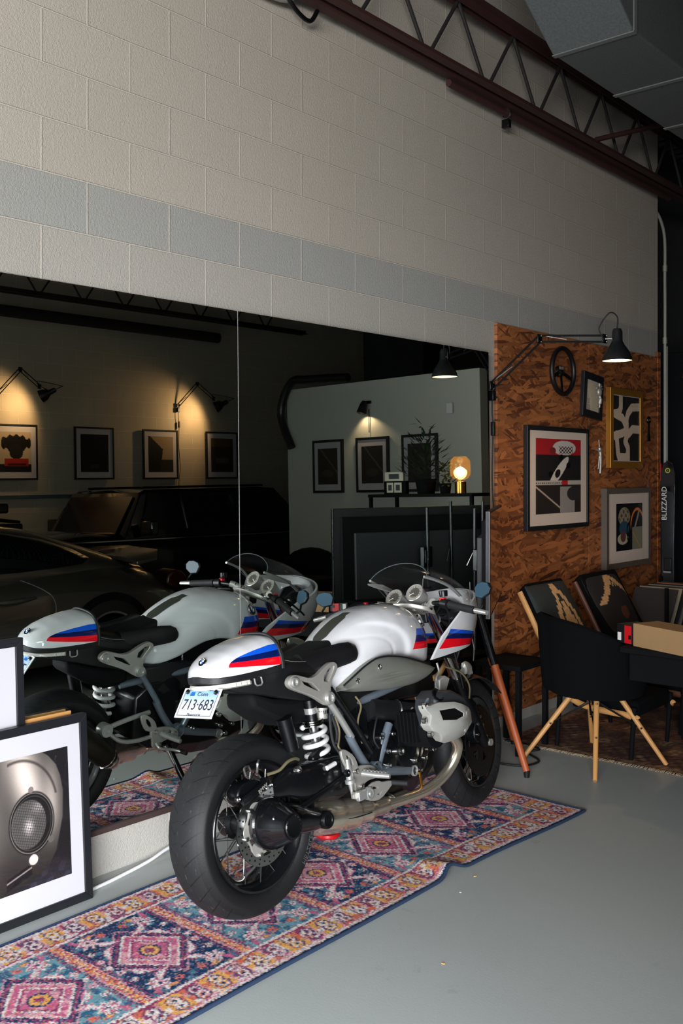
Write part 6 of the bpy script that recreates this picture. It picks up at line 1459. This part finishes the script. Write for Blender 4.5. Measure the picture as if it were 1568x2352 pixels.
    mb = MB(); mb.prism(smooth_poly([(1.80, .72), (1.98, .70), (2.04, .78), (1.95, .86), (1.83, .84)], 1), lambda a, b: (side*.60, a, b), lambda a, b: (side*.86, a-.04, b)); mb.build('tail_lamp', mat('tail_lamp_%d' % side, (46, 8, 8), .3), coupe, bevel=.02)
mb = MB(); mb.loft([[(x, y0, z0), (x, y1, z1), (x, y1, z1-.02), (x, y0, z0-.03)] for x, y0, y1, z0, z1 in ((-.66, 1.62, 1.82, .93, .95), (-.5, 1.56, 1.95, .97, 1.01), (0, 1.52, 1.99, .99, 1.03), (.5, 1.56, 1.95, .97, 1.01), (.66, 1.62, 1.82, .93, .95))]); mb.build('rear_spoiler', M['silver_paint'], coupe, bevel=.005)
# black off-roader
suv = thing('black_offroader', 'boxy black off-road car parked by the far wall in the mirror', 'car', (6.42, 7.15, 0))
bp_ = mat('black_car_paint', (12, 13, 16), .2, coat=1)
st2 = [(-1.75, .45, .75, .70, .95, .66), (-1.65, .38, .78, .82, 1.05, .74), (-1.2, .36, .85, .86, 1.10, .76), (-.85, .36, .85, .87, 1.08, .78), (2.1, .36, .85, .87, 1.06, .80), (2.25, .42, .8, .82, 1.02, .76)]
car_body('body', [(y,)+tuple(smooth_interp(st2, y, .05)) for y in np.linspace(-1.75, 2.25, 40)], 32, bp_, suv, .25)
cb2 = [(-.82, 1.02, .78), (-.55, 1.50, .70), (-.45, 1.535, .68), (1.25, 1.545, .68), (1.50, 1.53, .68), (1.95, 1.12, .76), (2.0, 1.02, .78)]
mb = MB(); roofp = [(a, b) for a, b, c_ in cb2]
mb.loft([[(-w, y, 1.0), (-w+.0, y, 1.0+(z-1.0)*.05), (-(.78-(z-1.0)*.17), y, z-.03), (-(.74-(z-1.0)*.17), y, z), ((.74-(z-1.0)*.17), y, z), ((.78-(z-1.0)*.17), y, z-.03), (w, y, 1.0+(z-1.0)*.05), (w, y, 1.0)] for (y, z, c_) in cb2 for w in (.80,)]); mb.build('cabin', bp_, suv, angle=30)
wins = [[(-.62, 1.09), (-.48, 1.44), (-.10, 1.455), (-.06, 1.09)], [(.02, 1.09), (.0, 1.455), (.62, 1.46), (.74, 1.09)], [(.86, 1.09), (.74, 1.46), (1.40, 1.45), (1.70, 1.14), (1.66, 1.09)]]
for side in (-1, 1):
    for wdw in wins: MB().prism(wdw, lambda a, b: (side*(.80-(b-1.0)*.19), a, b), lambda a, b: (side*(.812-(b-1.0)*.19), a, b)).build('side_window', mat('suv_glass', (14, 16, 17), .22) if 'suv_glass' not in bpy.data.materials else bpy.data.materials['suv_glass'], suv, smooth=False)
    MB().tube([(side*.875, -1.6, 1.0), (side*.885, 2.1, .98)], .012, 6).build('side_trim', M['chrome'], suv)
    MB().box((side*.95, -.62, 1.12), (.20, .10, .16)).build('wing_mirror', bp_, suv, bevel=.02)
    for y in (-1.18, 1.35): MB().lathe((side*.72, y, .36), (side, 0, 0), [(-.10, .2), (-.1, .36), (.10, .36), (.12, .30), (.10, .22), (.08, .0001)], 40).build('wheel', M['rubber'], suv)
MB().prism([(-.82, 1.06), (-.58, 1.46), (-.57, 1.46), (-.80, 1.06)], lambda a, b: (-.62, a-.02, b), lambda a, b: (.62, a-.02, b)).build('windscreen', bpy.data.materials['suv_glass'], suv, smooth=False)
for dx in (-.55, .55): MB().tube([(dx, -.4, 1.56), (dx, 1.4, 1.57)], .014, 8).build('roof_rail', M['black_metal'], suv)
# parked dark motorcycle at the far wall
t = thing('parked_motorcycle', 'dark motorcycle by the far wall, its handlebar showing above the coupe roof in the mirror', 'motorcycle', (6.12, 5.0, 0), PI/2)
for y in (-.95, .45): MB().torus((0, y, .32), (1, 0, 0), .26, .06, 40, 12).build('wheel', M['rubber'], t)
mb = MB(); mb.loft([[(w*math.cos(a), y, z+h*math.sin(a)) for a in [2*PI*k/16 for k in range(16)]] for (y, z, w, h) in ((-.6, .55, .05, .05), (-.4, .85, .12, .10), (-.1, .95, .16, .14), (.2, .85, .13, .10), (.5, .85, .10, .05))]); mb.build('body', M['black_gloss'], t)
MB().tube([(0, .45, .32), (0, .12, 1.15), (0, .08, 1.3)], .03, 12).build('fork', M['black_metal'], t); MB().tube([(-.36, .0, 1.22), (-.1, .1, 1.25), (.1, .1, 1.25), (.36, .0, 1.22)], .02, 10).build('handlebar', M['black_metal'], t)
MB().box((0, .30, 1.12), (.36, .22, .20)).build('front_box', M['black_plastic'], t, bevel=.02); MB().box((0, .22, 1.37), (.2, .12, .10)).build('lamp_unit', M['black_plastic'], t, bevel=.02); MB().cyl((0, .15, 1.2), (0, .10, 1.55), .025, n=10).build('mast', M['greytube'], t)
t = thing('covered_seat', 'rounded black upholstered armchair shape in front of the office partition in the mirror', 'armchair', (3.45, 6.95, 0))
MB().sphere((0, 0, .62), .38, 24, (1, .8, .85)).build('seat_back', M['fabric'], t); MB().box((0, -.2, .25), (.9, .8, .42)).build('seat_base', M['fabric'], t, bevel=.08)
t = thing('workbench', 'low black workbench with tools between the bike and office partition in the mirror', 'table', (2.9, 6.0, 0))
MB().box((0, 0, .74), (1.0, .5, .04)).build('bench_top', M['dark'], t, bevel=.004)
for dx in (-.46, .46):
    for dy in (-.22, .22): MB().box((dx, dy, .36), (.04, .04, .72)).build('leg', M['dark'], t)
MB().box((0, 0, .35), (.9, .45, .5)).build('drawer_unit', M['dark'], t, bevel=.01)
